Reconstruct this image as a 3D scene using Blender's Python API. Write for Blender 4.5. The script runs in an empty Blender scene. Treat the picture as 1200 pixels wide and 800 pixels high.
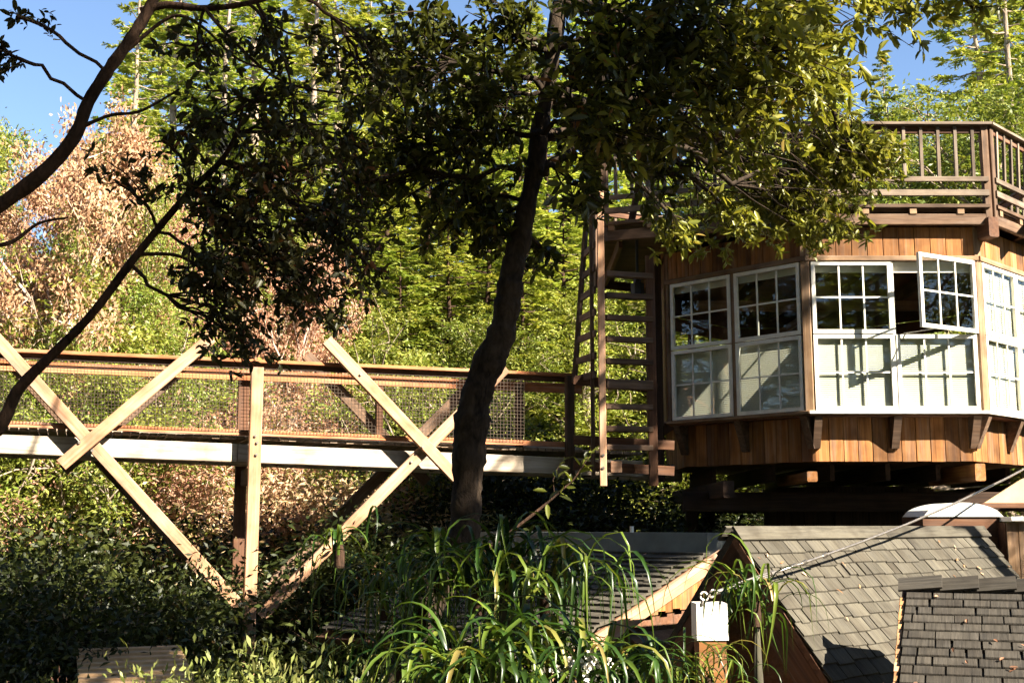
import bpy, math, random
import numpy as np
from mathutils import Vector, Matrix

R = math.radians
SC = bpy.context.scene
COL = SC.collection

# ------------------------------------------------------------------ camera, sky, sun, exposure
FPX = 1408.0
TILT = R(8.7)
cam_d = bpy.data.cameras.new('camera')
cam_d.sensor_width = 36.0
cam_d.lens = 36.0 * FPX / 1200.0
cam_d.clip_start = 0.05
cam_d.clip_end = 2000
cam = bpy.data.objects.new('camera', cam_d)
COL.objects.link(cam)
cam.location = (0, 0, 0)
cam.rotation_euler = (R(90) + TILT, 0, 0)
SC.camera = cam

SUN = Vector((0.62, -0.46, 0.56)).normalized()        # towards the sun
sun_el = math.asin(SUN.z)
sun_az = math.atan2(SUN.x, SUN.y)                     # from +y towards +x
world = bpy.data.worlds.new('World')
SC.world = world
world.use_nodes = True
wn = world.node_tree
bg = wn.nodes['Background']
sky = wn.nodes.new('ShaderNodeTexSky')
sky.sky_type = 'NISHITA'
sky.sun_disc = False
sky.sun_elevation = sun_el
sky.sun_rotation = sun_az
sky.air_density = 0.85
sky.dust_density = 0.2
sky.ozone_density = 2.2
wn.links.new(sky.outputs[0], bg.inputs[0])
bg.inputs[1].default_value = 0.05
sl = bpy.data.lights.new('sun', 'SUN')
sl.energy = 5.0
sl.angle = R(0.5)
sl.color = (1.0, 0.90, 0.74)
so = bpy.data.objects.new('sun', sl)
COL.objects.link(so)
so.rotation_euler = SUN.to_track_quat('Z', 'Y').to_euler()
so.location = SUN * 60
SC.view_settings.view_transform = 'Standard'
SC.view_settings.look = 'None'
SC.view_settings.gamma = 1.0
SC.view_settings.use_curve_mapping = False
SC.view_settings.exposure = 2.4
SC.render.engine = 'CYCLES'
SC.cycles.max_bounces = 4
SC.cycles.use_adaptive_sampling = True
SC.cycles.adaptive_threshold = 0.03
SC.cycles.diffuse_bounces = 1
SC.cycles.glossy_bounces = 2
SC.cycles.transmission_bounces = 2
SC.cycles.transparent_max_bounces = 6
SC.cycles.sample_clamp_indirect = 4
SC.cycles.use_denoising = True

# ------------------------------------------------------------------ surveying helpers (photo measurements -> world points)
CT, ST = math.cos(TILT), math.sin(TILT)
def ray(px, py):
    u = (px - 600) / FPX; v = (400 - py) / FPX
    return Vector((u, CT - v * ST, ST + v * CT))
def at(px, py, y):
    d = ray(px, py); return d * (y / d.y)
def on(px, py, p0, n):
    d = ray(px, py); return d * (p0.dot(n) / d.dot(n))

# ------------------------------------------------------------------ object helpers
WM = {}
def put(o, world_m, parent=None):
    WM[o.name] = world_m.copy()
    if parent is not None:
        o.parent = parent
        o.matrix_basis = WM[parent.name].inverted() @ world_m
    else:
        o.matrix_basis = world_m
    COL.objects.link(o)
    return o
def tag(o, label=None, cat=None, group=None, kind=None):
    if label: o['label'] = label
    if cat: o['category'] = cat
    if group: o['group'] = group
    if kind: o['kind'] = kind
    return o
def thing(name, label, cat, loc=(0, 0, 0), group=None):
    o = bpy.data.objects.new(name, None)
    o.empty_display_size = 0.2
    put(o, Matrix.Translation(Vector(loc)))
    return tag(o, label, cat, group)
def mesh_np(name, verts, faces, mat, tint=None, smooth=False):
    """verts (N,3) array, faces: list of (M,k) arrays"""
    me = bpy.data.meshes.new(name)
    verts = np.asarray(verts, dtype=np.float32)
    me.vertices.add(len(verts)); me.vertices.foreach_set('co', verts.ravel())
    fl = [np.asarray(f, dtype=np.int32) for f in faces if len(f)]
    loops = np.concatenate([f.ravel() for f in fl])
    tot = np.concatenate([np.full(len(f), f.shape[1], dtype=np.int32) for f in fl])
    start = np.concatenate([[0], np.cumsum(tot)[:-1]]).astype(np.int32)
    me.loops.add(len(loops)); me.loops.foreach_set('vertex_index', loops)
    me.polygons.add(len(tot)); me.polygons.foreach_set('loop_start', start)
    if smooth: me.polygons.foreach_set('use_smooth', np.ones(len(tot), dtype=bool))
    if tint is not None:
        a = me.attributes.new('tint', 'FLOAT', 'POINT')
        a.data.foreach_set('value', np.asarray(tint, dtype=np.float32))
    me.update(calc_edges=True)
    me.materials.append(mat)
    return me
class MB:
    """collects boxes, beams and tubes of ONE part"""
    def __init__(s): s.v = []; s.f = []
    def quad(s, *p):
        b = len(s.v); s.v += [tuple(q) for q in p]; s.f.append(tuple(range(b, b + len(p))))
    def hexa(s, p):
        b = len(s.v); s.v += [tuple(q) for q in p]
        for f in ((0, 3, 2, 1), (4, 5, 6, 7), (0, 1, 5, 4), (1, 2, 6, 5), (2, 3, 7, 6), (3, 0, 4, 7)):
            s.f.append(tuple(b + i for i in f))
    def box(s, x0, x1, y0, y1, z0, z1):
        s.hexa([(x0, y0, z0), (x1, y0, z0), (x1, y1, z0), (x0, y1, z0), (x0, y0, z1), (x1, y0, z1), (x1, y1, z1), (x0, y1, z1)])
    def beam(s, a, b, w, h, up=(0, 0, 1)):
        a = Vector(a); b = Vector(b); x = (b - a).normalized(); z = Vector(up); y = z.cross(x).normalized(); z = x.cross(y)
        s.hexa([p + y * (sy * w / 2) + z * (sz * h / 2) for sz in (-1, 1) for (p, sy) in ((a, -1), (b, -1), (b, 1), (a, 1))])
    def prism(s, poly, z0, z1):
        n = len(poly); b = len(s.v)
        s.v += [(p[0], p[1], z0) for p in poly] + [(p[0], p[1], z1) for p in poly]
        s.f.append(tuple(b + i for i in reversed(range(n)))); s.f.append(tuple(b + n + i for i in range(n)))
        for i in range(n):
            j = (i + 1) % n; s.f.append((b + i, b + j, b + n + j, b + n + i))
    def tube(s, pts, rad, n=6):
        b = len(s.v); pts = [Vector(p) for p in pts]
        for i, p in enumerate(pts):
            t = (pts[min(i + 1, len(pts) - 1)] - pts[max(i - 1, 0)]).normalized()
            a = Vector((0, 0, 1)) if abs(t.z) < 0.9 else Vector((1, 0, 0))
            u = t.cross(a).normalized(); w = t.cross(u)
            r = rad[i] if hasattr(rad, '__len__') else rad
            for k in range(n):
                q = p + (u * math.cos(2 * math.pi * k / n) + w * math.sin(2 * math.pi * k / n)) * r
                s.v.append(tuple(q))
        for i in range(len(pts) - 1):
            for k in range(n):
                k2 = (k + 1) % n
                s.f.append((b + i * n + k, b + i * n + k2, b + (i + 1) * n + k2, b + (i + 1) * n + k))
        s.f.append(tuple(b + k for k in range(n - 1, -1, -1)))
        e = b + (len(pts) - 1) * n
        s.f.append(tuple(e + k for k in range(n)))
    def build(s, name, mat, parent=None, m=None, smooth=False):
        """vertices are in world space unless m (a world matrix of the object) is given"""
        me = bpy.data.meshes.new(name)
        base = m if m is not None else (WM[parent.name] if parent is not None else Matrix.Identity(4))
        inv = base.inverted()
        vv = [tuple(inv @ Vector(q)) for q in s.v] if m is None else s.v
        me.from_pydata(vv, [], s.f); me.update(); me.materials.append(mat)
        if smooth:
            for p in me.polygons: p.use_smooth = True
        o = bpy.data.objects.new(name, me)
        return put(o, base, parent)

def chamfer_mesh(name, L, w, h, c, mat):
    """box along local x, 0..L, centred in y,z, with chamfered long edges and slightly worn ends"""
    v = []; ring = [(-w/2+c, -h/2), (w/2-c, -h/2), (w/2, -h/2+c), (w/2, h/2-c), (w/2-c, h/2), (-w/2+c, h/2), (-w/2, h/2-c), (-w/2, -h/2+c)]
    for x in (0, L):
        v += [(x, a, b) for a, b in ring]
    f = [tuple(range(7, -1, -1)), tuple(range(8, 16))]
    for k in range(8):
        f.append((k, (k + 1) % 8, 8 + (k + 1) % 8, 8 + k))
    me = bpy.data.meshes.new(name); me.from_pydata(v, [], f); me.update(); me.materials.append(mat)
    return me
def board(name, a, b, w, h, mat, parent, up=(0, 0, 1), c=None):
    """one timber from a to b; w across, h along 'up'; its grain runs along local x"""
    a = Vector(a); b = Vector(b); L = (b - a).length
    x = (b - a) / L; z = Vector(up); y = z.cross(x).normalized(); z = x.cross(y)
    m = Matrix(((x.x, y.x, z.x, a.x), (x.y, y.y, z.y, a.y), (x.z, y.z, z.z, a.z), (0, 0, 0, 1)))
    c = min(w, h) * 0.10 if c is None else c
    o = bpy.data.objects.new(name, chamfer_mesh(name, L, w, h, c, mat))
    return put(o, m, parent)

# ------------------------------------------------------------------ materials
MAT = {}
def nt(name):
    m = bpy.data.materials.new(name); m.use_nodes = True; MAT[name] = m
    t = m.node_tree; b = t.nodes['Principled BSDF']
    return m, t, b
def ramp(t, stops):
    r = t.nodes.new('ShaderNodeValToRGB')
    while len(r.color_ramp.elements) < len(stops): r.color_ramp.elements.new(0.5)
    for e, (p, c) in zip(r.color_ramp.elements, stops):
        e.position = p; e.color = (*c, 1)
    return r
def wood(name, ca, cb, cc, rough=0.8, grain=(1.2, 26, 26), vary=0.45, bump=0.25, wear=None):
    """wood with grain along the timber's own x axis; tone differs from timber to timber"""
    m, t, b = nt(name); N = t.nodes; L = t.links
    tc = N.new('ShaderNodeTexCoord'); oi = N.new('ShaderNodeObjectInfo')
    mp = N.new('ShaderNodeMapping'); mp.inputs['Scale'].default_value = grain
    ad = N.new('ShaderNodeVectorMath'); ad.operation = 'ADD'
    sc = N.new('ShaderNodeVectorMath'); sc.operation = 'SCALE'; sc.inputs['Scale'].default_value = 37.0
    cmb = N.new('ShaderNodeCombineXYZ')
    for i in range(3): L.new(oi.outputs['Random'], cmb.inputs[i])
    L.new(cmb.outputs[0], sc.inputs[0]); L.new(tc.outputs['Object'], mp.inputs[0])
    L.new(mp.outputs[0], ad.inputs[0]); L.new(sc.outputs[0], ad.inputs[1])
    no = N.new('ShaderNodeTexNoise'); no.inputs['Scale'].default_value = 1.0; no.inputs['Detail'].default_value = 6; no.inputs['Roughness'].default_value = 0.65
    no.inputs['Distortion'].default_value = 0.6
    L.new(ad.outputs[0], no.inputs['Vector'])
    r = ramp(t, [(0.28, ca), (0.5, cb), (0.75, cc)])
    L.new(no.outputs['Fac'], r.inputs[0])
    # tone per timber
    hs = N.new('ShaderNodeHueSaturation')
    mr = N.new('ShaderNodeMapRange'); mr.inputs['To Min'].default_value = 1 - vary; mr.inputs['To Max'].default_value = 1 + vary * 0.7
    L.new(oi.outputs['Random'], mr.inputs[0]); L.new(mr.outputs[0], hs.inputs['Value']); L.new(r.outputs[0], hs.inputs['Color'])
    # stains
    no2 = N.new('ShaderNodeTexNoise'); no2.inputs['Scale'].default_value = 3.0; no2.inputs['Detail'].default_value = 5
    ad2 = N.new('ShaderNodeVectorMath'); ad2.operation = 'ADD'
    L.new(tc.outputs['Object'], ad2.inputs[0]); L.new(sc.outputs[0], ad2.inputs[1]); L.new(ad2.outputs[0], no2.inputs['Vector'])
    r2 = ramp(t, [(0.30, (0.42, 0.38, 0.35)), (0.56, (1, 1, 1))])
    L.new(no2.outputs['Fac'], r2.inputs[0])
    mx = N.new('ShaderNodeMix'); mx.data_type = 'RGBA'; mx.blend_type = 'MULTIPLY'; mx.inputs[0].default_value = 0.8
    L.new(hs.outputs[0], mx.inputs[6]); L.new(r2.outputs[0], mx.inputs[7])
    n3 = N.new('ShaderNodeTexNoise'); n3.inputs['Scale'].default_value = 1.0; n3.inputs['Detail'].default_value = 7; n3.inputs['Roughness'].default_value = 0.75
    m3 = N.new('ShaderNodeMapping'); m3.inputs['Scale'].default_value = (0.8, 9, 9); L.new(ad2.outputs[0], m3.inputs[0]); L.new(m3.outputs[0], n3.inputs['Vector'])
    r3 = ramp(t, [(0.48, (0, 0, 0)), (0.72, (0.55, 0.55, 0.55))]); L.new(n3.outputs['Fac'], r3.inputs[0])
    bw = N.new('ShaderNodeHueSaturation'); bw.inputs['Saturation'].default_value = 0.35; bw.inputs['Value'].default_value = 0.8; L.new(mx.outputs[2], bw.inputs['Color'])
    mg = N.new('ShaderNodeMix'); mg.data_type = 'RGBA'; L.new(r3.outputs[0], mg.inputs[0]); L.new(mx.outputs[2], mg.inputs[6]); L.new(bw.outputs[0], mg.inputs[7])
    L.new(mg.outputs[2], b.inputs['Base Color'])
    b.inputs['Roughness'].default_value = rough
    b.inputs['Specular IOR Level'].default_value = 0.25
    bp = N.new('ShaderNodeBump'); bp.inputs['Strength'].default_value = bump; bp.inputs['Distance'].default_value = 0.01
    L.new(no.outputs['Fac'], bp.inputs['Height']); L.new(bp.outputs[0], b.inputs['Normal'])
    return m
def plain(name, col, rough=0.7, noise=0.15, scale=8.0, metallic=0.0, bump=0.1, spec=0.3):
    m, t, b = nt(name); N = t.nodes; L = t.links
    tc = N.new('ShaderNodeTexCoord')
    no = N.new('ShaderNodeTexNoise'); no.inputs['Scale'].default_value = scale; no.inputs['Detail'].default_value = 7; no.inputs['Roughness'].default_value = 0.6
    L.new(tc.outputs['Object'], no.inputs['Vector'])
    lo = tuple(c * (1 - noise) for c in col); hi = tuple(min(1, c * (1 + noise)) for c in col)
    r = ramp(t, [(0.3, lo), (0.7, hi)]); L.new(no.outputs['Fac'], r.inputs[0]); L.new(r.outputs[0], b.inputs['Base Color'])
    b.inputs['Roughness'].default_value = rough; b.inputs['Metallic'].default_value = metallic; b.inputs['Specular IOR Level'].default_value = spec
    bp = N.new('ShaderNodeBump'); bp.inputs['Strength'].default_value = bump; bp.inputs['Distance'].default_value = 0.01
    L.new(no.outputs['Fac'], bp.inputs['Height']); L.new(bp.outputs[0], b.inputs['Normal'])
    return m
def leafmat(name, stops, trans=0.3, rough=0.5, spec=0.25, vary=0.25, tcol=(1.15, 1.1, 0.55)):
    m, t, b = nt(name); N = t.nodes; L = t.links
    a = N.new('ShaderNodeAttribute'); a.attribute_name = 'tint'
    r = ramp(t, stops); L.new(a.outputs['Fac'], r.inputs[0])
    oi = N.new('ShaderNodeObjectInfo')
    hs = N.new('ShaderNodeHueSaturation')
    mr = N.new('ShaderNodeMapRange'); mr.inputs['To Min'].default_value = 1 - vary; mr.inputs['To Max'].default_value = 1 + vary
    L.new(oi.outputs['Random'], mr.inputs[0]); L.new(mr.outputs[0], hs.inputs['Value']); L.new(r.outputs[0], hs.inputs['Color'])
    mr2 = N.new('ShaderNodeMapRange'); mr2.inputs['To Min'].default_value = 0.485; mr2.inputs['To Max'].default_value = 0.512
    fr = N.new('ShaderNodeMath'); fr.operation = 'FRACT'; mu = N.new('ShaderNodeMath'); mu.operation = 'MULTIPLY'; mu.inputs[1].default_value = 7.31
    L.new(oi.outputs['Random'], mu.inputs[0]); L.new(mu.outputs[0], fr.inputs[0]); L.new(fr.outputs[0], mr2.inputs[0]); L.new(mr2.outputs[0], hs.inputs['Hue'])
    L.new(hs.outputs[0], b.inputs['Base Color'])
    b.inputs['Roughness'].default_value = rough; b.inputs['Specular IOR Level'].default_value = spec
    tr = N.new('ShaderNodeBsdfTranslucent')
    mx = N.new('ShaderNodeMix'); mx.data_type = 'RGBA'; mx.blend_type = 'MULTIPLY'; mx.inputs[0].default_value = 1.0
    mx.inputs[7].default_value = (*tcol, 1)
    L.new(hs.outputs[0], mx.inputs[6]); L.new(mx.outputs[2], tr.inputs['Color'])
    ms = N.new('ShaderNodeMixShader'); ms.inputs[0].default_value = trans
    L.new(b.outputs[0], ms.inputs[1]); L.new(tr.outputs[0], ms.inputs[2])
    L.new(ms.outputs[0], N['Material Output'].inputs['Surface'])
    return m
def barkmat(name, ca, cb, scale=9.0, stretch=0.35, bump=0.8):
    m, t, b = nt(name); N = t.nodes; L = t.links
    tc = N.new('ShaderNodeTexCoord'); mp = N.new('ShaderNodeMapping'); mp.inputs['Scale'].default_value = (1, 1, stretch)
    L.new(tc.outputs['Object'], mp.inputs[0])
    no = N.new('ShaderNodeTexNoise'); no.inputs['Scale'].default_value = scale; no.inputs['Detail'].default_value = 8; no.inputs['Roughness'].default_value = 0.7; no.inputs['Distortion'].default_value = 0.8
    L.new(mp.outputs[0], no.inputs['Vector'])
    vo = N.new('ShaderNodeTexVoronoi'); vo.feature = 'DISTANCE_TO_EDGE'; vo.inputs['Scale'].default_value = scale * 2.2
    L.new(mp.outputs[0], vo.inputs['Vector'])
    mlt = N.new('ShaderNodeMath'); mlt.operation = 'MULTIPLY_ADD'; mlt.inputs[1].default_value = 0.35
    L.new(vo.outputs['Distance'], mlt.inputs[0]); L.new(no.outputs['Fac'], mlt.inputs[2])
    r = ramp(t, [(0.35, ca), (0.75, cb)]); L.new(mlt.outputs[0], r.inputs[0]); L.new(r.outputs[0], b.inputs['Base Color'])
    b.inputs['Roughness'].default_value = 0.9; b.inputs['Specular IOR Level'].default_value = 0.15
    bp = N.new('ShaderNodeBump'); bp.inputs['Strength'].default_value = bump; bp.inputs['Distance'].default_value = 0.02
    L.new(mlt.outputs[0], bp.inputs['Height']); L.new(bp.outputs[0], b.inputs['Normal'])
    return m

wood('redwood', (0.15, 0.056, 0.016), (0.27, 0.115, 0.034), (0.38, 0.18, 0.062), vary=0.45)
wood('redwood_dark', (0.075, 0.034, 0.018), (0.13, 0.06, 0.032), (0.19, 0.095, 0.05), vary=0.3)
wood('rail_wood', (0.07, 0.04, 0.024), (0.13, 0.078, 0.048), (0.22, 0.14, 0.09), vary=0.3)
wood('orange_rail', (0.33, 0.115, 0.045), (0.45, 0.17, 0.07), (0.52, 0.22, 0.09), vary=0.15)
wood('truss_wood', (0.30, 0.15, 0.08), (0.42, 0.235, 0.135), (0.52, 0.32, 0.20), vary=0.18)
wood('pale_wood', (0.26, 0.20, 0.14), (0.50, 0.42, 0.33), (0.66, 0.58, 0.48), vary=0.12, bump=0.2, grain=(0.9, 14, 14))
wood('shade_toned_wood', (0.022, 0.011, 0.007), (0.045, 0.024, 0.014), (0.08, 0.043, 0.026), vary=0.3)  # dark tone stands in for the deep shade around the house supports
wood('deck_wood', (0.22, 0.15, 0.10), (0.36, 0.26, 0.18), (0.45, 0.34, 0.25), vary=0.3)
wood('grey_wood', (0.12, 0.085, 0.06), (0.20, 0.15, 0.11), (0.30, 0.24, 0.18), vary=0.3)
wood('trim_wood', (0.16, 0.09, 0.05), (0.27, 0.165, 0.09), (0.36, 0.23, 0.14), vary=0.25)
wood('cedar_shake', (0.036, 0.032, 0.024), (0.074, 0.066, 0.05), (0.102, 0.092, 0.07), rough=0.9, grain=(2.5, 45, 30), vary=0.28, bump=0.6)
wood('dark_shake', (0.022, 0.019, 0.015), (0.046, 0.04, 0.032), (0.07, 0.06, 0.048), rough=0.9, grain=(2.5, 45, 30), vary=0.2, bump=0.6)
wood('edge_shake', (0.36, 0.15, 0.06), (0.52, 0.26, 0.11), (0.62, 0.38, 0.2), vary=0.4)
plain('white_paint', (0.74, 0.71, 0.63), 0.5, 0.12, 9)
plain('blind_white', (0.70, 0.67, 0.57), 0.7, 0.03)
plain('grey_metal', (0.13, 0.14, 0.13), 0.5, 0.2, 5, metallic=0.3)
plain('flashing', (0.55, 0.56, 0.55), 0.4, 0.2, 5, metallic=0.6)
plain('steel', (0.32, 0.29, 0.26), 0.4, 0.35, 30, metallic=0.9)
plain('wire', (0.07, 0.052, 0.04), 0.5, 0.2, 30, metallic=0.7)
plain('acrylic', (0.82, 0.80, 0.74), 0.3, 0.04)
plain('plywood', (0.55, 0.36, 0.2), 0.8, 0.15, 6)
plain('interior_wood', (0.16, 0.075, 0.035), 0.7, 0.3, 5)
plain('stone', (0.05, 0.045, 0.03), 0.9, 0.4, 6, bump=0.8)
plain('terracotta', (0.33, 0.15, 0.08), 0.85, 0.2, 9)
plain('black_metal', (0.02, 0.02, 0.02), 0.5, 0.2, 9)
def glassmat():
    m, t, b = nt('glass'); N = t.nodes; L = t.links
    N.remove(b)
    tr = N.new('ShaderNodeBsdfTransparent'); tr.inputs[0].default_value = (0.93, 0.95, 0.93, 1)
    gl = N.new('ShaderNodeBsdfGlossy'); gl.inputs['Roughness'].default_value = 0.015
    lw = N.new('ShaderNodeLayerWeight'); lw.inputs['Blend'].default_value = 0.5
    pw = N.new('ShaderNodeMath'); pw.operation = 'POWER'; pw.inputs[1].default_value = 5.0
    mu = N.new('ShaderNodeMath'); mu.operation = 'MULTIPLY_ADD'; mu.inputs[1].default_value = 0.9; mu.inputs[2].default_value = 0.04; mu.use_clamp = True
    ms = N.new('ShaderNodeMixShader'); L.new(lw.outputs['Facing'], pw.inputs[0]); L.new(pw.outputs[0], mu.inputs[0]); L.new(mu.outputs[0], ms.inputs[0])
    L.new(tr.outputs[0], ms.inputs[1]); L.new(gl.outputs[0], ms.inputs[2]); L.new(ms.outputs[0], N['Material Output'].inputs['Surface'])
glassmat()
barkmat('bark_dark', (0.006, 0.004, 0.003), (0.055, 0.038, 0.025), 11.0, 0.4, 1.0)
barkmat('bark_brown', (0.012, 0.008, 0.006), (0.075, 0.042, 0.026), 14.0, 0.4, 1.0)
barkmat('bark_grey', (0.10, 0.075, 0.055), (0.42, 0.33, 0.25), 6.0, 0.2)
barkmat('bark_pale', (0.32, 0.22, 0.17), (0.62, 0.48, 0.40), 6.0, 0.2, 0.4)
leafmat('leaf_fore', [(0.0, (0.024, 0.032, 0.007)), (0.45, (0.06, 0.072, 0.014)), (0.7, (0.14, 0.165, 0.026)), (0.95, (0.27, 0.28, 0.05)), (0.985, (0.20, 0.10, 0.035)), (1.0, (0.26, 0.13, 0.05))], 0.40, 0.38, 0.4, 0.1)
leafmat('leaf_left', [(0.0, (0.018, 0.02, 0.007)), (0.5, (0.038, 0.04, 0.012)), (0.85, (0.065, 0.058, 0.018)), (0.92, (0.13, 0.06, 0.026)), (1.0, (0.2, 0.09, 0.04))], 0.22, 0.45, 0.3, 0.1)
leafmat('leaf_bay', [(0.0, (0.07, 0.11, 0.014)), (0.5, (0.19, 0.235, 0.036)), (1.0, (0.38, 0.37, 0.09))], 0.35, 0.45, 0.35)
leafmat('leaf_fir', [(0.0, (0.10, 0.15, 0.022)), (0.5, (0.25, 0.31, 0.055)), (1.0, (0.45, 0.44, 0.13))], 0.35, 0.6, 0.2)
leafmat('leaf_dead', [(0.0, (0.27, 0.13, 0.07)), (0.5, (0.46, 0.26, 0.16)), (1.0, (0.62, 0.40, 0.27))], 0.3, 0.7, 0.1, 0.12, tcol=(1.1, 0.95, 0.8))
leafmat('leaf_straw', [(0.0, (0.28, 0.20, 0.08)), (0.5, (0.46, 0.36, 0.19)), (1.0, (0.62, 0.50, 0.30))], 0.3, 0.7, 0.1, 0.12, tcol=(1.1, 0.98, 0.75))
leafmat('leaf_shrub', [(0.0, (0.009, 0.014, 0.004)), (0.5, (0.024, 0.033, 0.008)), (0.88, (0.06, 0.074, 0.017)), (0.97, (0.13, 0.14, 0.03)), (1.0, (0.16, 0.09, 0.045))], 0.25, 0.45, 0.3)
leafmat('leaf_pale', [(0.0, (0.12, 0.15, 0.03)), (0.5, (0.24, 0.26, 0.08)), (1.0, (0.36, 0.34, 0.14))], 0.3, 0.5, 0.3)
leafmat('leaf_strap', [(0.0, (0.014, 0.034, 0.006)), (0.5, (0.032, 0.075, 0.011)), (0.92, (0.12, 0.17, 0.022)), (1.0, (0.24, 0.18, 0.06))], 0.32, 0.35, 0.45, 0.12)
def groundmat():
    m, t, b = nt('forest_floor'); N = t.nodes; L = t.links
    tc = N.new('ShaderNodeTexCoord')
    n1 = N.new('ShaderNodeTexNoise'); n1.inputs['Scale'].default_value = 0.5; n1.inputs['Detail'].default_value = 12; n1.inputs['Roughness'].default_value = 0.7
    L.new(tc.outputs['Object'], n1.inputs['Vector'])
    r = ramp(t, [(0.3, (0.03, 0.028, 0.012)), (0.5, (0.09, 0.065, 0.03)), (0.7, (0.10, 0.11, 0.03))])
    L.new(n1.outputs['Fac'], r.inputs[0]); L.new(r.outputs[0], b.inputs['Base Color']); b.inputs['Roughness'].default_value = 1
    bp = N.new('ShaderNodeBump'); bp.inputs['Strength'].default_value = 1; bp.inputs['Distance'].default_value = 0.3
    L.new(n1.outputs['Fac'], bp.inputs['Height']); L.new(bp.outputs[0], b.inputs['Normal'])
groundmat()

# ------------------------------------------------------------------ terrain
def sstep(a, b, x):
    t = np.clip((x - a) / (b - a), 0, 1); return t * t * (3 - 2 * t)
def hgt(x, y):
    x = np.asarray(x, dtype=float); y = np.asarray(y, dtype=float)
    near = -2.4
    valley = -5.6 + 1.3 * sstep(0, 6, x)
    z = near + (valley - near) * sstep(2, 9, y)
    hill = np.where(y > 18, (y - 18) * 0.40, 0.0) - np.where(y > 75, (y - 75) * 0.15, 0.0)
    hill = hill * (0.72 + 0.28 * sstep(-16, 4, x))
    z = z + hill
    z = z + 0.35 * np.sin(x * 0.7 + 1.3) * np.sin(y * 0.5) + 0.8 * np.sin(x * 0.13) * np.sin(y * 0.11 + 1)
    return z
def build_ground():
    xs = np.concatenate([np.linspace(-260, -50, 22), np.linspace(-48, 48, 97), np.linspace(50, 260, 22)])
    ys = np.concatenate([np.linspace(-120, -12, 14), np.linspace(-10, 60, 71), np.linspace(63, 320, 40)])
    X, Y = np.meshgrid(xs, ys); Z = hgt(X, Y)
    v = np.stack([X, Y, Z], -1).reshape(-1, 3)
    nx = len(xs); i = np.arange(len(ys) - 1)[:, None] * nx + np.arange(nx - 1)[None]
    f = np.stack([i, i + 1, i + nx + 1, i + nx], -1).reshape(-1, 4)
    o = bpy.data.objects.new('ground', mesh_np('ground', v, [f], MAT['forest_floor'], smooth=True))
    put(o, Matrix.Identity(4)); o['kind'] = 'structure'
build_ground()
def G(x, y): return float(hgt(x, y))

# ================================================================== FOOTBRIDGE
BPL = at(0, 408, 13.0); BPR = at(660, 437, 15.2)
bdir = Vector((BPR.x - BPL.x, BPR.y - BPL.y, 0)).normalized()
bn = Vector((bdir.y, -bdir.x, 0))                       # towards the camera
def bp(px, py, off=0.0):
    return on(px, py, BPL - bn * off, bn)
def seg(a, b, ext0=0.0, ext1=0.0):
    d = (b - a).normalized(); return a - d * ext0, b + d * ext1
bridge = thing('footbridge', 'long timber footbridge with diagonal braces and wire mesh sides', 'bridge', (-2.9, 13.9, G(-2.9, 13.9)))
back = -bn                                              # offset direction away from the camera
BW = 1.12                                               # width between the two trusses
def shift(p, off): return p + back * off
# rails: (name, px0, py0, px1, py1, off, thick across, height, mat)
X0, X1 = -120, 672
def rail(name, ya, yb, off, w, h, mat, xa=X0, xb=X1, rear=False):
    """rail whose centre runs through (0,ya)-(660,yb) of the front plane"""
    sl_ = (yb - ya) / 660.0
    a = bp(xa, ya + sl_ * xa); b = bp(xb, ya + sl_ * xb)
    return board(name, shift(a, off), shift(b, off), w, h, MAT[mat], bridge)
rail('handrail', 409.5, 438.5, 0.08, 0.15, 0.04, 'orange_rail')
rail('rail_board', 414.5, 443.5, 0.10, 0.045, 0.065, 'redwood_dark')
rail('handrail', 409.5, 438.5, BW + 0.0, 0.15, 0.035, 'orange_rail', xb=720)
rail('rail_board', 415, 444, BW - 0.02, 0.04, 0.10, 'orange_rail', xb=720)
rail('lower_rail', 495.5, 520, 0.09, 0.04, 0.065, 'orange_rail')
rail('toe_board', 496, 521, BW - 0.02, 0.04, 0.11, 'pale_wood', xb=720)
# stringers
def stringer(off, mat, xa, xb):
    # centre line measured at px 200 (526.5) and px 617 (543)
    s_ = (543 - 526.5) / 417.0
    a = bp(xa, 526.5 + s_ * (xa - 200)); b = bp(xb, 526.5 + s_ * (xb - 200))
    return board('stringer', shift(a, off), shift(b, off), 0.09, 0.215, MAT[mat], bridge)
stringer(0.21, 'pale_wood', -120, 280)
stringer(0.21, 'pale_wood', 281, 760)
stringer(BW - 0.1, 'pale_wood', -120, 840)
# deck planks (about 4 px each): real boards joined into one part
mb = MB()
a0 = bp(-120, 508.5 + (-320) * 0.0395); a1 = bp(760, 508.5 + 560 * 0.0395)
Lb = (a1 - a0).length; nb = int(Lb / 0.098); rng = random.Random(5)
for i in range(nb):
    p = a0.lerp(a1, (i + 0.5) / nb)
    e = rng.uniform(-0.012, 0.012); dz = Vector((0, 0, rng.uniform(-0.003, 0.003)))
    mb.beam(shift(p, 0.13 + e) + dz, shift(p, BW + 0.06) + dz, 0.086, 0.036)
o = mb.build('deck_planks', MAT['deck_wood'], bridge); o['kind'] = 'stuff'
# cross joists under the planks
for k in range(9):
    px = -40 + k * 95
    p = bp(px, 527 + (px - 200) * 0.0395)
    board('joist', shift(p, 0.27), shift(p, BW - 0.16), 0.05, 0.17, MAT['redwood_dark'], bridge)
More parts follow.
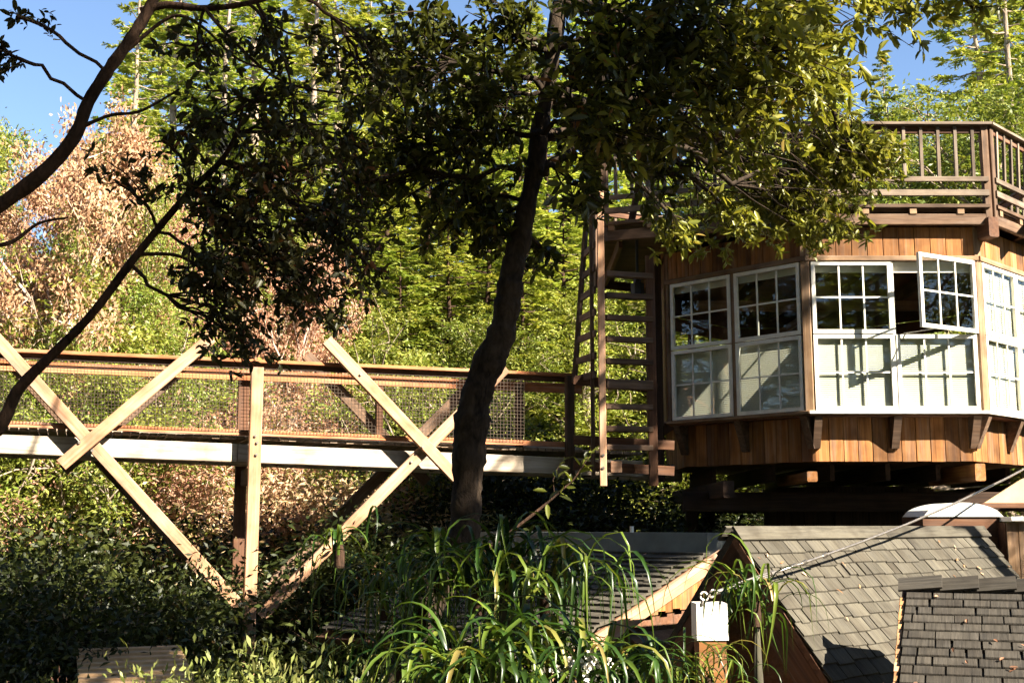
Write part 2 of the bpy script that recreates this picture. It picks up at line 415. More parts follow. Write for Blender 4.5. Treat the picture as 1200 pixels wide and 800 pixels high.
# posts and braces of a truss
def post(px, py0, py1, off, w=0.14, d=0.09, mat='truss_wood', name='post', ground=False, dx=0.0):
    a = bp(px, py0); b = bp(px, py1); b.x, b.y = a.x, a.y
    if ground: b.z = G(b.x, b.y) - 0.2
    return board(name, shift(b, off), shift(a, off), w, d, MAT[mat], bridge, up=bn)
def brace(p0, p1, off, w=0.14, d=0.075, mat='truss_wood'):
    a = bp(*p0); b = bp(*p1)
    return board('brace', shift(a, off), shift(b, off), w, d, MAT[mat], bridge, up=bn)
post(301, 431, 760, -0.045, ground=True)
board('splice_plate', shift(bp(290.5, 612), 0.0), shift(bp(290.5, 690), 0.0), 0.03, 0.11, MAT['truss_wood'], bridge, up=bn)
brace((-14, 387), (284, 714), 0.0)
brace((72, 545), (247, 397), -0.083)
brace((305, 722), (592, 431), 0.0)
brace((381, 400), (533, 561), -0.083)
for dx in (0.0,):
    post(301, 431, 760, BW + 0.09, ground=True, mat='redwood_dark')
    brace((-14, 387), (284, 714), BW + 0.09, mat='rail_wood')
    brace((72, 545), (247, 397), BW + 0.175, mat='rail_wood')
    brace((305, 722), (592, 431), BW + 0.09, mat='rail_wood')
    brace((381, 400), (533, 561), BW + 0.175, mat='rail_wood')
brace((-150, 560), (-40, 400), -0.083)
post(-150, 420, 760, -0.045, ground=True)
post(668, 440, 556, 0.02, mat='rail_wood', w=0.11)
post(640, 442, 522, BW - 0.1, mat='redwood_dark', w=0.09)
post(470, 432, 522, BW + 0.02, mat='redwood_dark', w=0.09)
# heavy cross beam under the deck at the post
pc = bp(301, 556)
board('cross_beam', shift(pc, -0.02), shift(pc, BW + 0.12), 0.09, 0.2, MAT['redwood_dark'], bridge)
# bolts
for (px, py, off) in ((93, 519, -0.13), (492, 524, -0.13), (298, 511, -0.1), (300, 519, -0.1), (299, 533, -0.1), (481, 541, -0.05), (108, 528, -0.05), (296, 700, -0.1), (306, 708, -0.1), (420, 440, -0.13)):
    c = shift(bp(px, py), off); m_ = MB(); m_.tube([c, c + bn * 0.012], 0.016, 8); m_.build('bolt', MAT['steel'], bridge)
# wire mesh on the camera side
mb = MB(); W = 0.0046
def mline(px, t):
    top = 417.5 + 0.044 * px; bot = 494 + 0.038 * px
    return shift(bp(px, top * (1 - t) + bot * t), 0.055)
for i in range(181):
    px = -100 + 716 * i / 180
    mb.beam(mline(px, 0), mline(px, 1), W, W, up=bn)
for j in range(19):
    mb.beam(mline(-100, j / 18), mline(616, j / 18), W, W, up=bn)
o = mb.build('wire_mesh', MAT['wire'], bridge); o['kind'] = 'stuff'

# ================================================================== TREEHOUSE (octagon on a core)
YW = 14.0
FL = at(946, 395, YW); FR = at(1151, 395, YW)
S8 = FR.x - FL.x
CX = (FL.x + FR.x) / 2; AP = S8 / 2 / math.tan(math.pi / 8); CY = YW + AP
def octa(inset=0.0):
    r = (AP - inset) / math.cos(math.pi / 8)
    # corner 0 = front left, 1 = front right, then counter-clockwise seen from above
    return [Vector((CX + r * math.cos(R(-112.5 + 45 * k)), CY + r * math.sin(R(-112.5 + 45 * k)), 0)) for k in range(8)]
z_sill = at(1050, 481, YW).z; z_mid = at(1050, 391, YW).z; z_head = at(1050, 306, YW).z
z_wtop = at(1050, 263, 13.85).z; z_pb = at(1050, 540, YW + 0.2).z
house = thing('treehouse', 'eight sided redwood treehouse with white paned windows and roof deck', 'treehouse', (CX, CY, G(CX, CY)))
O0 = octa(0.0); OI = octa(0.22)
def up(p, z): return Vector((p.x, p.y, z))
rng = random.Random(11)
def planks(A, B, z0, z1, parent, name, mat, width=0.168, th=0.03, jag=0.0):
    """vertical boards from A to B; each one a separate piece"""
    L = (B - A).length; n = max(1, round(L / width)); u = (B - A) / L; out = Vector((u.y, -u.x, 0)); w = L / n
    for i in range(n):
        c = A + u * (w * (i + 0.5)) + out * rng.uniform(-0.003, 0.004)
        board(name, up(c, z0 - rng.uniform(0, jag)), up(c, z1), w - 0.006, th, MAT[mat], parent, up=out, c=0.004)
def facet(k, oc): return oc[k], oc[(k + 1) % 8]
# facets: 0 front, 1 right, 2.. back, 7 left
WIN_F = (0, 1, 7)
for k in range(8):
    A, B = facet(k, OI)
    # lower skirt wall: backing + planks
    u = (B - A).normalized(); out = Vector((u.y, -u.x, 0)); L = (B - A).length
    m_ = MB(); m_.beam(up(A - out * 0.03, (z_pb + z_sill) / 2), up(B - out * 0.03, (z_pb + z_sill) / 2), 0.025, z_sill - z_pb - 0.02)
    wl = m_.build('lower_wall', MAT['redwood_dark'], house)
    if k in (0, 1, 7, 6):
        planks(A, B, z_pb, z_sill - 0.02, wl, 'plank', 'redwood', jag=0.006)
    A, B = facet(k, O0)
    # frieze above the windows
    m_ = MB(); m_.beam(up(A - out * 0.04, (z_head + z_wtop) / 2), up(B - out * 0.04, (z_head + z_wtop) / 2), 0.025, z_wtop - z_head - 0.01)
    wl = m_.build('upper_wall', MAT['redwood_dark'], house)
    if k in (0, 1, 7):
        planks(A, B, z_head + 0.06, z_wtop, wl, 'plank', 'redwood', width=0.19)
        board('head_trim', up(A, z_head + 0.03) + out * 0.012, up(B, z_head + 0.03) + out * 0.012, 0.05, 0.06, MAT['trim_wood'], house)
        board('window_sill', up(A, z_sill - 0.02) + out * 0.0 - u * 0.01, up(B, z_sill - 0.02) + out * 0.0 + u * 0.01, 0.08, 0.035, MAT['white_paint'] if k != 7 else MAT['trim_wood'], house)
        # soffit under the projecting bay
        m_ = MB(); Ai, Bi = facet(k, OI)
        m_.hexa([up(Ai, z_sill - 0.06), up(Bi, z_sill - 0.06), up(B, z_sill - 0.06), up(A, z_sill - 0.06), up(Ai, z_sill - 0.04), up(Bi, z_sill - 0.04), up(B, z_sill - 0.04), up(A, z_sill - 0.04)])
        m_.build('bay_soffit', MAT['redwood_dark'], house)
        # tapered brackets below the bay
        for t in (0.05, 0.5, 0.95):
            c = A.lerp(B, t); m_ = MB(); w = 0.045
            zt = z_sill - 0.062; zb = z_sill - 0.43
            P = [up(c + out * 0.0, zt), up(c - out * 0.205, zt), up(c - out * 0.205, zb), up(c - out * 0.165, zb)]
            m_.v = [tuple(p - u * w) for p in P] + [tuple(p + u * w) for p in P]
            m_.f = [(0, 1, 2, 3), (7, 6, 5, 4), (0, 4, 5, 1), (1, 5, 6, 2), (2, 6, 7, 3), (3, 7, 4, 0)]
            m_.build('bracket', MAT['rail_wood'], house)
    else:
        # plain boarded back walls, the two at the rear keep a window opening
        zz0, zz1 = z_sill, z_head
        m_ = MB()
        if k in (3, 4, 5):
            m_.beam(up(A, z_sill + 0.42), up(B, z_sill + 0.42), 0.04, 0.84)
            m_.beam(up(A, z_head - 0.1), up(B, z_head - 0.1), 0.04, 0.2)
            for t in (0.0, 0.5, 1.0):
                c = A.lerp(B, t); m_.beam(up(c, z_sill), up(c, z_head), 0.12, 0.035, up=out)
        else:
            m_.beam(up(A, (zz0 + zz1) / 2), up(B, (zz0 + zz1) / 2), 0.04, zz1 - zz0)
        m_.build('back_wall', MAT['interior_wood'], house)
# corner posts
for k in (0, 1, 2, 7):
    c = O0[k]; d = Vector((c.x - CX, c.y - CY, 0)).normalized()
    board('corner_post', up(c - d * 0.02, z_sill - 0.03), up(c - d * 0.02, z_wtop), 0.10, 0.06, MAT['trim_wood'], house, up=d)
    board('corner_trim', up(OI[k] - d * 0.005, z_pb), up(OI[k] - d * 0.005, z_sill - 0.06), 0.05, 0.03, MAT['redwood'], house, up=d)

def sash(parent, o, u, n, w, h, mat='white_paint', fr=0.045, cols=3, rows=2, label=None):
    """a six-pane sash: o = lower left corner, u along, n out"""
    Z = Vector((0, 0, 1)); d = 0.04
    def P(a, b, c): return o + u * a + Z * b + n * c
    m_ = MB()
    def bx(a0, a1, b0, b1, c0, c1): m_.hexa([P(a0, b0, c0), P(a1, b0, c0), P(a1, b0, c1), P(a0, b0, c1), P(a0, b1, c0), P(a1, b1, c0), P(a1, b1, c1), P(a0, b1, c1)])
    bx(0, fr, 0, h, 0, d); bx(w - fr, w, 0, h, 0, d); bx(fr, w - fr, 0, fr, 0.001, d - 0.001); bx(fr, w - fr, h - fr, h, 0.001, d - 0.001)
    f = m_.build('window', MAT[mat], parent)
    if label: f['label'] = label
    iw = w - 2 * fr; ih = h - 2 * fr; mw = 0.019
    for i in range(1, cols):
        m_ = MB(); x = fr + iw * i / cols; bx(x - mw / 2, x + mw / 2, fr, h - fr, 0.011, d - 0.013); m_.build('glazing_bar', MAT[mat], f)
    for j in range(1, rows):
        m_ = MB(); z = fr + ih * j / rows; bx(fr, w - fr, z - mw / 2, z + mw / 2, 0.013, d - 0.015); m_.build('glazing_bar', MAT[mat], f)
    for i in range(cols):
        for j in range(rows):
            m_ = MB(); x0 = fr + iw * i / cols + mw / 2; x1 = fr + iw * (i + 1) / cols - mw / 2; z0 = fr + ih * j / rows + mw / 2; z1 = fr + ih * (j + 1) / rows - mw / 2
            bx(x0 - 0.003, x1 + 0.003, z0 - 0.003, z1 + 0.003, 0.017, 0.020); m_.build('pane', MAT['glass'], f)
    return f
def blind(o, u, n, w, h, step=0.024):
    m_ = MB(); Z = Vector((0, 0, 1)); z = 0.0
    while z < h - 0.01:
        a = o + Z * z; b = a + u * w
        m_.quad(a, b, b + Z * step * 1.02 - n * 0.012, a + Z * step * 1.02 - n * 0.012); z += step
    m_.beam(o + Z * h - n * 0.01, o + Z * h - n * 0.01 + u * w, 0.03, 0.03)
    return m_.build('window_blind', MAT['blind_white'], house)
for k in WIN_F:
    A, B = facet(k, O0); u = (B - A).normalized(); n = Vector((u.y, -u.x, 0)); L = (B - A).length
    mat = 'white_paint'
    c0 = [0.07, L / 2 + 0.012]; wdt = L / 2 - 0.082
    # timber between the two window columns
    board('mullion', up(A.lerp(B, 0.5), z_sill) - n * 0.02, up(A.lerp(B, 0.5), z_head + 0.02) - n * 0.02, 0.03 if k != 7 else 0.06, 0.06, MAT['white_paint'] if k != 7 else MAT['trim_wood'], house, up=n)
    for ci in range(2):
        w = wdt - (0.018 if k == 7 else 0)
        x = c0[ci] + (0.018 if (k == 7 and ci == 1) else 0)
        o = up(A + u * x, z_sill + 0.005) - n * 0.02
        sash(house, o, u, n, w, z_mid - z_sill - 0.015, mat)
        o2 = up(A + u * x, z_mid + 0.005) - n * 0.02
        if k == 0 and ci == 1:
            # casement hinged at the corner post, swung out
            hinge = o2 + u * w; ang = R(30)
            uu = (Matrix.Rotation(ang, 3, 'Z') @ (-u)); uu = -uu
            nn = Vector((uu.y, -uu.x, 0))
            sash(house, hinge - uu * w + nn * 0.01, uu, nn, w, z_head - z_mid - 0.005, mat, label='upper casement swung open towards the viewer')
            # stay arm
            board('stay_arm', o2 + u * 0.1 + n * 0.02, hinge - uu * w * 0.75 + Vector((0, 0, 0.0)), 0.015, 0.01, MAT['steel'], house)
        else:
            sash(house, o2, u, n, w, z_head - z_mid - 0.01, mat)
        blind(up(A + u * (x + 0.015), z_sill + 0.02) - n * 0.036, u, n, w - 0.03, (z_mid - z_sill) - 0.06 if k != 1 else (z_head - z_sill) - 0.05)
        if k != 1:
            m_ = MB(); m_.beam(up(A + u * (x + 0.01), z_head - 0.06) - n * 0.07, up(A + u * (x + w - 0.01), z_head - 0.06) - n * 0.07, 0.02, 0.13)
            m_.build('valance', MAT['blind_white'], house)
# floor, ceiling, interior posts
m_ = MB(); m_.prism([(p.x, p.y) for p in octa(0.26)], z_pb + 0.02, z_pb + 0.12); m_.build('floor', MAT['interior_wood'], house)
m_ = MB(); m_.prism([(p.x, p.y) for p in octa(0.06)], z_wtop - 0.10, z_wtop - 0.03); m_.build('ceiling', MAT['interior_wood'], house)
for i in range(6):
    x = CX - 1.9 + i * 0.76; yy = math.sqrt(max(0.2, (AP * 0.98) ** 2 - (x - CX) ** 2))
    board('ceiling_joist', (x, CY - yy, z_wtop - 0.2), (x, CY + yy, z_wtop - 0.2), 0.06, 0.18, MAT['rail_wood'], house)
board('tie_beam', (CX - 2.1, CY - 0.9, z_head - 0.25), (CX + 1.9, CY + 0.2, z_head - 0.05), 0.09, 0.14, MAT['trim_wood'], house)
board('interior_brace', (CX - 1.4, CY + 0.4, z_mid), (CX + 0.1, CY - 0.4, z_head + 0.1), 0.1, 0.1, MAT['trim_wood'], house)
# ---- support structure below
zc0 = G(CX, CY) - 0.3
core = [Vector((CX + 0.05 + 1.12 * math.cos(R(22.5 + 45 * k)), CY + 0.1 + 1.12 * math.sin(R(22.5 + 45 * k)), 0)) for k in range(8)]
m_ = MB(); m_.prism([(p.x, p.y) for p in core], zc0, z_pb - 0.25); cw = m_.build('core_wall', MAT['shade_toned_wood'], house)
for k in (4, 5, 6, 7):
    A, B = core[k], core[(k + 1) % 8]; u = (B - A).normalized(); out = Vector((u.y, -u.x, 0))
    planks(A + out * 0.018, B + out * 0.018, -1.4, z_pb - 0.27, cw, 'plank', 'shade_toned_wood', width=0.2)
for i, x in enumerate((-1.92, -1.28, -0.64, 0.0, 0.64, 1.28, 1.85)):
    yy = math.sqrt(max(0.2, (AP * 0.80) ** 2 - min(x * x, 3.0)))
    board('floor_joist', (CX + x, CY - yy, z_pb - 0.115), (CX + x, CY + yy, z_pb - 0.115), 0.055, 0.2, MAT['shade_toned_wood'], house)
zb = at(880, 588, 15.4).z
for yy in (CY - 1.25, CY + 1.25):
    board('main_beam', (at(800, 588, yy).x, yy, zb), (CX + 2.6, yy, zb), 0.15, 0.24, MAT['shade_toned_wood'], house)
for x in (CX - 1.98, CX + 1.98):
    board('main_beam', (x, CY - 2.35, z_pb - 0.33), (x, CY + 2.2, z_pb - 0.33), 0.13, 0.2, MAT['shade_toned_wood'], house)
for (px, py) in ((952, 558), (1149, 553)):
    p = at(px, py, 14.05); board('beam_end', p, p + Vector((0, 1.6, 0)), 0.12, 0.12 if px < 1000 else 0.2, MAT['redwood'], house)
for (x, y) in ((CX - 1.7, CY + 0.9), (CX + 1.9, CY + 0.9), (at(812, 560, CY).x, CY + 0.2)):
    board('support_post', (x, y, G(x, y) - 0.2), (x, y, z_pb - 0.4), 0.16, 0.16, MAT['shade_toned_wood'], house, up=(0, 1, 0))
# wall of the passage between ladder and house, in the shade
pa = up(O0[7], 0)
board('side_post', up(pa + Vector((-0.12, 0.1, 0)), z_pb - 0.2), up(pa + Vector((-0.12, 0.1, 0)), z_wtop), 0.12, 0.12, MAT['shade_toned_wood'], house, up=(0, 1, 0))

# ---- roof deck
YD = 13.87
zd = at(1050, 240, YD).z
D1 = up(at(941, 240, YD), 0); D2 = up(at(1164, 240, YD), 0)
D0 = up(at(703, 268, 14.75), 0)
D3 = D2 + Vector((0.707, 0.707, 0)) * 2.3
D4 = D3 + Vector((0, 2.3, 0)); D5 = Vector((CX + 0.2, CY + AP + 0.6, 0)); D6 = Vector((D0.x + 0.1, CY + 1.2, 0))
DP = [D0, D1, D2, D3, D4, D5, D6]
deck = MB(); cen = Vector((CX - 0.2, CY, 0))
deck.prism([(p.x * 0.985 + cen.x * 0.015, p.y * 0.985 + cen.y * 0.015) for p in DP], zd - 0.05, zd - 0.01)
deck_o = deck.build('deck_floor', MAT['rail_wood'], house)
for k in range(9):
    x = D0.x + 0.3 + k * 0.62
    board('deck_joist', (x, max(14.1, YD + 0.3 + max(0, (D1.x - x)) * 0.5), zd - 0.135), (x, CY + 1.6, zd - 0.135), 0.05, 0.15, MAT['redwood_dark'], house)
z_rail = at(1050, 146, YD).z; z_b1 = at(1050, 210.5, YD).z; z_b2 = at(1050, 226.5, YD).z; z_d2 = at(1050, 257, YD).z
nxt = [(D0, D1), (D1, D2), (D2, D3), (D3, D4), (D4, D5), (D5, D6)]
for i, (A, B) in enumerate(nxt):
    u = (B - A).normalized(); n = Vector((u.y, -u.x, 0)); L = (B - A).length
    rl = bpy.data.objects.new('railing', None); rl.empty_display_size = 0.1
    put(rl, Matrix.Translation(up(A, zd)), house)
    g = 0.05
    board('cap_rail', up(A, z_rail) - u * 0.02, up(B, z_rail) + u * 0.02, 0.13, 0.035, MAT['grey_wood'], rl)
    board('sub_rail', up(A + u * g, z_rail - 0.065) - n * 0.02, up(B - u * g, z_rail - 0.065) - n * 0.02, 0.04, 0.085, MAT['redwood_dark'], rl)
    board('bottom_rail', up(A + u * g, z_b1) + n * 0.018, up(B - u * g, z_b1) + n * 0.018, 0.035, 0.06, MAT['grey_wood'], rl)
    board('bottom_rail', up(A + u * g, z_b2) + n * 0.018, up(B - u * g, z_b2) + n * 0.018, 0.035, 0.075, MAT['grey_wood'], rl)
    nbal = max(3, round(L / 0.207))
    for j in range(1, nbal):
        c = A + u * (L * j / nbal)
        board('baluster', up(c, z_b1 - 0.02) - n * 0.022, up(c, z_rail - 0.03) - n * 0.001, 0.04, 0.035, MAT['grey_wood'], rl, up=n)
    for e, s_ in ((A, 1), (B, -1)):
        c = e + u * (0.06 * s_) - n * 0.03
        board('railing_post', up(c, zd - 0.24), up(c, z_rail - 0.02), 0.085, 0.085, MAT['rail_wood'], rl, up=n)
    # fascia: edge strip, spacer blocks, beam
    board('deck_edge', up(A + u * g, zd - 0.02) + n * 0.012, up(B - u * g, zd - 0.02) + n * 0.012, 0.05, 0.045, MAT['rail_wood'], house)
    board('fascia_beam', up(A + u * g, z_d2) - n * 0.02, up(B - u * g, z_d2) - n * 0.02, 0.06, 0.13, MAT['rail_wood'], house)
    nb_ = max(2, round(L / 0.53))
    for j in range(nb_):
        c = A + u * (L * (j + 0.3) / nb_)
        board('spacer_block', up(c, zd - 0.08) - u * 0.04, up(c, zd - 0.08) + u * 0.04, 0.045, 0.075, MAT['trim_wood'], house)
# outrigger at the front right corner under the deck
board('outrigger', up(D2, zd - 0.28) + Vector((-0.03, -0.05, 0)), up(O0[1], zd - 0.28) + Vector((-0.05, 0.4, 0)), 0.14, 0.24, MAT['redwood_dark'], house)
board('outrigger', up(D1, zd - 0.28) + Vector((0.03, -0.0, 0)), up(O0[0], zd - 0.28) + Vector((0.05, 0.4, 0)), 0.14, 0.2, MAT['redwood_dark'], house)
# tall railing post with a leaning strut on the platform over the ladder
pt = up(at(762, 240, 14.9), 0)
board('newel_post', up(pt, zd - 0.02), up(pt, zd + 1.35), 0.11, 0.11, MAT['rail_wood'], house, up=(0, 1, 0))
board('newel_strut', up(pt, zd) + Vector((-0.25, 0.1, 0)), up(pt, zd + 1.0) + Vector((-0.05, 0.06, 0)), 0.09, 0.05, MAT['redwood_dark'], house, up=(0, 1, 0))

# ================================================================== LADDER between bridge and roof deck
lad = thing('ladder', 'tall wooden ladder cage rising from the bridge to the roof deck', 'ladder', (1.2, 14.6, at(707, 570, 14.55).z))
YA = 14.55
pA0 = at(707, 569, YA); pA1 = at(704, 225, YA)
board('stile', pA0, up(pA0, pA1.z), 0.085, 0.07, MAT['truss_wood'], lad, up=(0, -1, 0))
board('stile', at(695.5, 560, YA + 0.12), up(at(695.5, 560, YA + 0.12), pA1.z + 0.1), 0.05, 0.05, MAT['rail_wood'], lad, up=(0, -1, 0))
YB = 14.75
pB0 = at(766, 569, YB); board('stile', pB0, up(pB0, at(766, 300, YB).z), 0.11, 0.07, MAT['redwood_dark'], lad, up=(0, -1, 0))
for py in (321, 346, 372, 397, 423, 450, 476, 502, 524):
    a = at(710, py, YA + 0.045); b = at(764, py + 1.5, YB + 0.0)
    board('rung', a, up(b, a.z), 0.09 if py != 450 else 0.1, 0.07 if py != 450 else 0.12, MAT['rail_wood'], lad)
back0 = at(673, 448, 15.15); back1 = at(690, 218, 15.15)
board('stile', back0, back1, 0.08, 0.05, MAT['rail_wood'], lad, up=(0.9, -0.4, 0))
zs = [at(704, py, YA).z for py in (286, 313, 339, 365, 390, 416, 438)]
for z in zs:
    t = (z - back0.z) / (back1.z - back0.z); c = back0.lerp(back1, t)
    a = Vector((at(698, 400, YA).x, YA + 0.02, z))
    board('rung', a, up(c, z) + (up(c, z) - a).normalized() * 0.06, 0.03, 0.085, MAT['rail_wood'], lad)
# boards tying the ladder to the bridge
for (p, q) in (((672, 445, 14.9), (770, 455, 14.9)), ((672, 545, 15.0), (790, 552, 15.0)), ((672, 515, 15.0), (790, 522, 15.0))):
    board('tie_board', at(*p), at(*q), 0.05, 0.12, MAT['redwood_dark'], lad)
p = at(716, 547, YA + 0.03); board('tie_block', p, p + Vector((0.13, 0, 0)), 0.06, 0.14, MAT['truss_wood'], lad)
for py in (533, 548):
    c = at(707, py, YA - 0.036); m_ = MB(); m_.tube([c, c + Vector((0, -0.012, 0))], 0.018, 8); m_.build('bolt', MAT['steel'], lad)
# dark lantern hanging beside the ladder
lp = at(747, 341, 14.9)
lan = thing('lantern', 'dark metal lantern hanging between the ladder and the house', 'lantern', lp)
m_ = MB(); m_.prism([(lp.x + 0.085 * math.cos(R(60 * k)), lp.y + 0.085 * math.sin(R(60 * k))) for k in range(6)], lp.z - 0.1, lp.z + 0.1); m_.build('body', MAT['black_metal'], lan)
m_ = MB(); m_.prism([(lp.x + 0.05 * math.cos(R(60 * k)), lp.y + 0.05 * math.sin(R(60 * k))) for k in range(6)], lp.z + 0.1, lp.z + 0.17); m_.tube([lp + Vector((0, 0, 0.17)), lp + Vector((0, 0, 0.75))], 0.02, 6); m_.build('hanger', MAT['black_metal'], lan)

# ================================================================== LOW ROOFS
def shake_roof(parent, P0, e, dn, n_out, length, rows, expo, wmean, mat, rngseed, lift=0.010, jag=0.014, clip=None, joined=False, name='shingle', thick=0.011):
    """P0 top corner, e along the ridge, dn down the slope; every shake its own piece (or joined when too small)"""
    rg = random.Random(rngseed)
    meshes = {}
    big = MB()
    for r_ in range(rows):
        x = -rg.uniform(0, wmean * 0.6)
        while x < length:
            w = wmean * rg.choice((0.55, 0.75, 0.9, 1.0, 1.2, 1.45))
            x0 = max(x, 0); x1 = min(x + w, length)
            x += w
            if x1 - x0 < 0.03: continue
            if clip and not clip(x0, x1, r_ * expo): continue
            j = rg.uniform(-jag, jag); Ls = expo * (1.75 if r_ else 1.0)
            # local x runs down the slope (grain), y along the ridge
            top = P0 + e * ((x0 + x1) / 2) + dn * (max(0.02, r_ * expo + expo - Ls + j) if r_ else 0.0) + n_out * 0.012
            tilt = (lift + thick * 0.6 + rg.uniform(0, 0.004)) / Ls
            xx = (dn + n_out * tilt).normalized(); yy = e; zz_ = xx.cross(yy).normalized()
            if zz_.dot(n_out) < 0: zz_ = -zz_
            yy = zz_.cross(xx)
            if joined:
                c0 = top; c1 = top + xx * Ls
                big.hexa([p_ + yy * s_ * (x1 - x0 - 0.005) / 2 + zz_ * h_ for h_ in (0, thick) for (p_, s_) in ((c0, -1), (c1, -1), (c1, 1), (c0, 1))])
                continue
            key = (round((x1 - x0) / 0.02), r_ == 0)
            if key not in meshes:
                ww = max(0.02, key[0] * 0.02 - 0.013); m2 = bpy.data.meshes.new(name)
                hw = ww / 2
                v = [(0, -hw, 0), (Ls, -hw, 0), (Ls, hw, 0), (0, hw, 0), (0, -hw, thick * 0.4), (Ls - 0.004, -hw + .001, thick), (Ls - 0.004, hw - .001, thick), (0, hw, thick * 0.4)]
                m2.from_pydata(v, [], [(0, 3, 2, 1), (4, 5, 6, 7), (0, 1, 5, 4), (1, 2, 6, 5), (2, 3, 7, 6), (3, 0, 4, 7)]); m2.update(); m2.materials.append(MAT[mat]); meshes[key] = m2
            a_ = rg.uniform(-0.012, 0.012)
            x2 = (xx * math.cos(a_) + yy * math.sin(a_)); y2 = (yy * math.cos(a_) - xx * math.sin(a_))
            mm = Matrix(((x2.x, y2.x, zz_.x, top.x), (x2.y, y2.y, zz_.y, top.y), (x2.z, y2.z, zz_.z, top.z), (0, 0, 0, 1)))
            put(bpy.data.objects.new(name, meshes[key]), mm, parent)
    if joined:
        o = big.build('shingles', MAT[mat], parent); o['kind'] = 'stuff'
def slab(parent, name, P0, e, dn, n_out, length, down, th, mat):
    m_ = MB(); q = [P0, P0 + e * length, P0 + e * length + dn * down, P0 + dn * down]
    m_.hexa([p - n_out * th for p in q] + [p - n_out * 0.0 for p in q]); return m_.build(name, MAT[mat], parent)

# ---- steep gabled roof in front of the treehouse
A2 = at(857, 622, 9.5); e2 = Vector((0.70, 0.714, 0)).normalized(); h2 = Vector((0.714, -0.70, 0)).normalized()
tp = 1.35; dn2 = (h2 + Vector((0, 0, -tp))).normalized(); no2 = e2.cross(dn2).normalized()
if no2.z < 0: no2 = -no2
cab = thing('gabled_cabin', 'cabin with a steep grey wood shingled gable roof below the treehouse', 'cabin', (A2.x + 1.6, A2.y + 1.6, G(A2.x + 1.6, A2.y + 1.6)))
Ln2 = 4.55
rf = slab(cab, 'roof', A2, e2, dn2, no2, Ln2, 2.9, 0.05, 'redwood_dark')
shake_roof(rf, A2, e2, dn2, no2, Ln2, 22, 0.123, 0.235, 'cedar_shake', 3)
dn2b = (-h2 + Vector((0, 0, -tp))).normalized(); no2b = dn2b.cross(e2).normalized()
if no2b.z < 0: no2b = -no2b
slab(cab, 'roof', A2 + Vector((0, 0, -0.004)), e2, dn2b, no2b, Ln2, 2.9, 0.05, 'dark_shake')
# ridge cap boards
for s0, s1 in ((-0.03, 2.35), (2.33, Ln2 + 0.03)):
    a = A2 + e2 * s0 + no2 * 0.045 + dn2 * 0.055; b = A2 + e2 * s1 + no2 * 0.045 + dn2 * 0.055
    board('ridge_board', a, b, 0.13, 0.022, MAT['cedar_shake'], cab, up=no2)
    a = A2 + e2 * s0 + no2b * 0.045 + dn2b * 0.055; b = A2 + e2 * s1 + no2b * 0.045 + dn2b * 0.055
    board('ridge_board', a, b, 0.13, 0.022, MAT['cedar_shake'], cab, up=no2b)
# gable: wall set back, barge boards under the verge
gset = 0.28
Bp = A2 + e2 * gset
m_ = MB(); w_ = 2.3
tri = [Bp - Vector((0, 0, 0.08)), Bp + h2 * (w_ / tp) - Vector((0, 0, w_ + 0.08)), Bp + h2 * (w_ / tp) - Vector((0, 0, 4.6)), Bp - h2 * (w_ / tp) - Vector((0, 0, 4.6)), Bp - h2 * (w_ / tp) - Vector((0, 0, w_ + 0.08))]
nv = len(tri); m_.v = [tuple(p) for p in tri] + [tuple(p + e2 * 0.05) for p in tri]
m_.f = [tuple(range(nv)), tuple(reversed(range(nv, 2 * nv)))] + [(i, nv + i, nv + (i + 1) % nv, (i + 1) % nv) for i in range(nv)]
m_.build('gable_wall', MAT['redwood_dark'], cab)
for d_, n_ in ((dn2, no2), (dn2b, no2b)):
    board('barge_board', A2 - n_ * 0.14 + e2 * 0.02 + d_ * 0.05, A2 + d_ * 2.9 - n_ * 0.14 + e2 * 0.02, 0.035, 0.17, MAT['redwood_dark'], cab, up=n_)
    board('barge_board', A2 - n_ * 0.22 + e2 * 0.09 + d_ * 0.05, A2 + d_ * 2.9 - n_ * 0.22 + e2 * 0.09, 0.035, 0.13, MAT['rail_wood'], cab, up=n_)
wl_ = A2 + h2 * 1.55 - Vector((0, 0, 2.3))
board('side_wall', wl_ + Vector((0, 0, -1.2)) - h2 * 0.1 + e2 * 0.3, wl_ + Vector((0, 0, -1.2)) - h2 * 0.1 + e2 * Ln2, 0.06, 2.6, MAT['redwood_dark'], cab)

# ---- shallow roof of the wing behind the strap-leaved plants
A1 = at(833, 651, 11.3); e1 = Vector((-0.72, 0.69, 0)).normalized(); h1 = Vector((-0.69, -0.72, 0)).normalized()
t1 = 0.36; dn1 = (h1 + Vector((0, 0, -t1))).normalized(); no1 = e1.cross(dn1).normalized()
if no1.z < 0: no1 = -no1
wing = thing('low_wing', 'low wing with a shallow shingled roof and a grey metal ridge curb', 'building', (A1.x - 1.5, A1.y + 0.6, G(A1.x - 1.5, A1.y + 0.6)))
L1 = 3.1
rf1 = slab(wing, 'roof', A1, e1, dn1, no1, L1, 2.3, 0.06, 'redwood_dark')
shake_roof(rf1, A1, e1, dn1, no1, L1, 20, 0.112, 0.2, 'cedar_shake', 8, joined=True, lift=0.02, jag=0.02, thick=0.02)
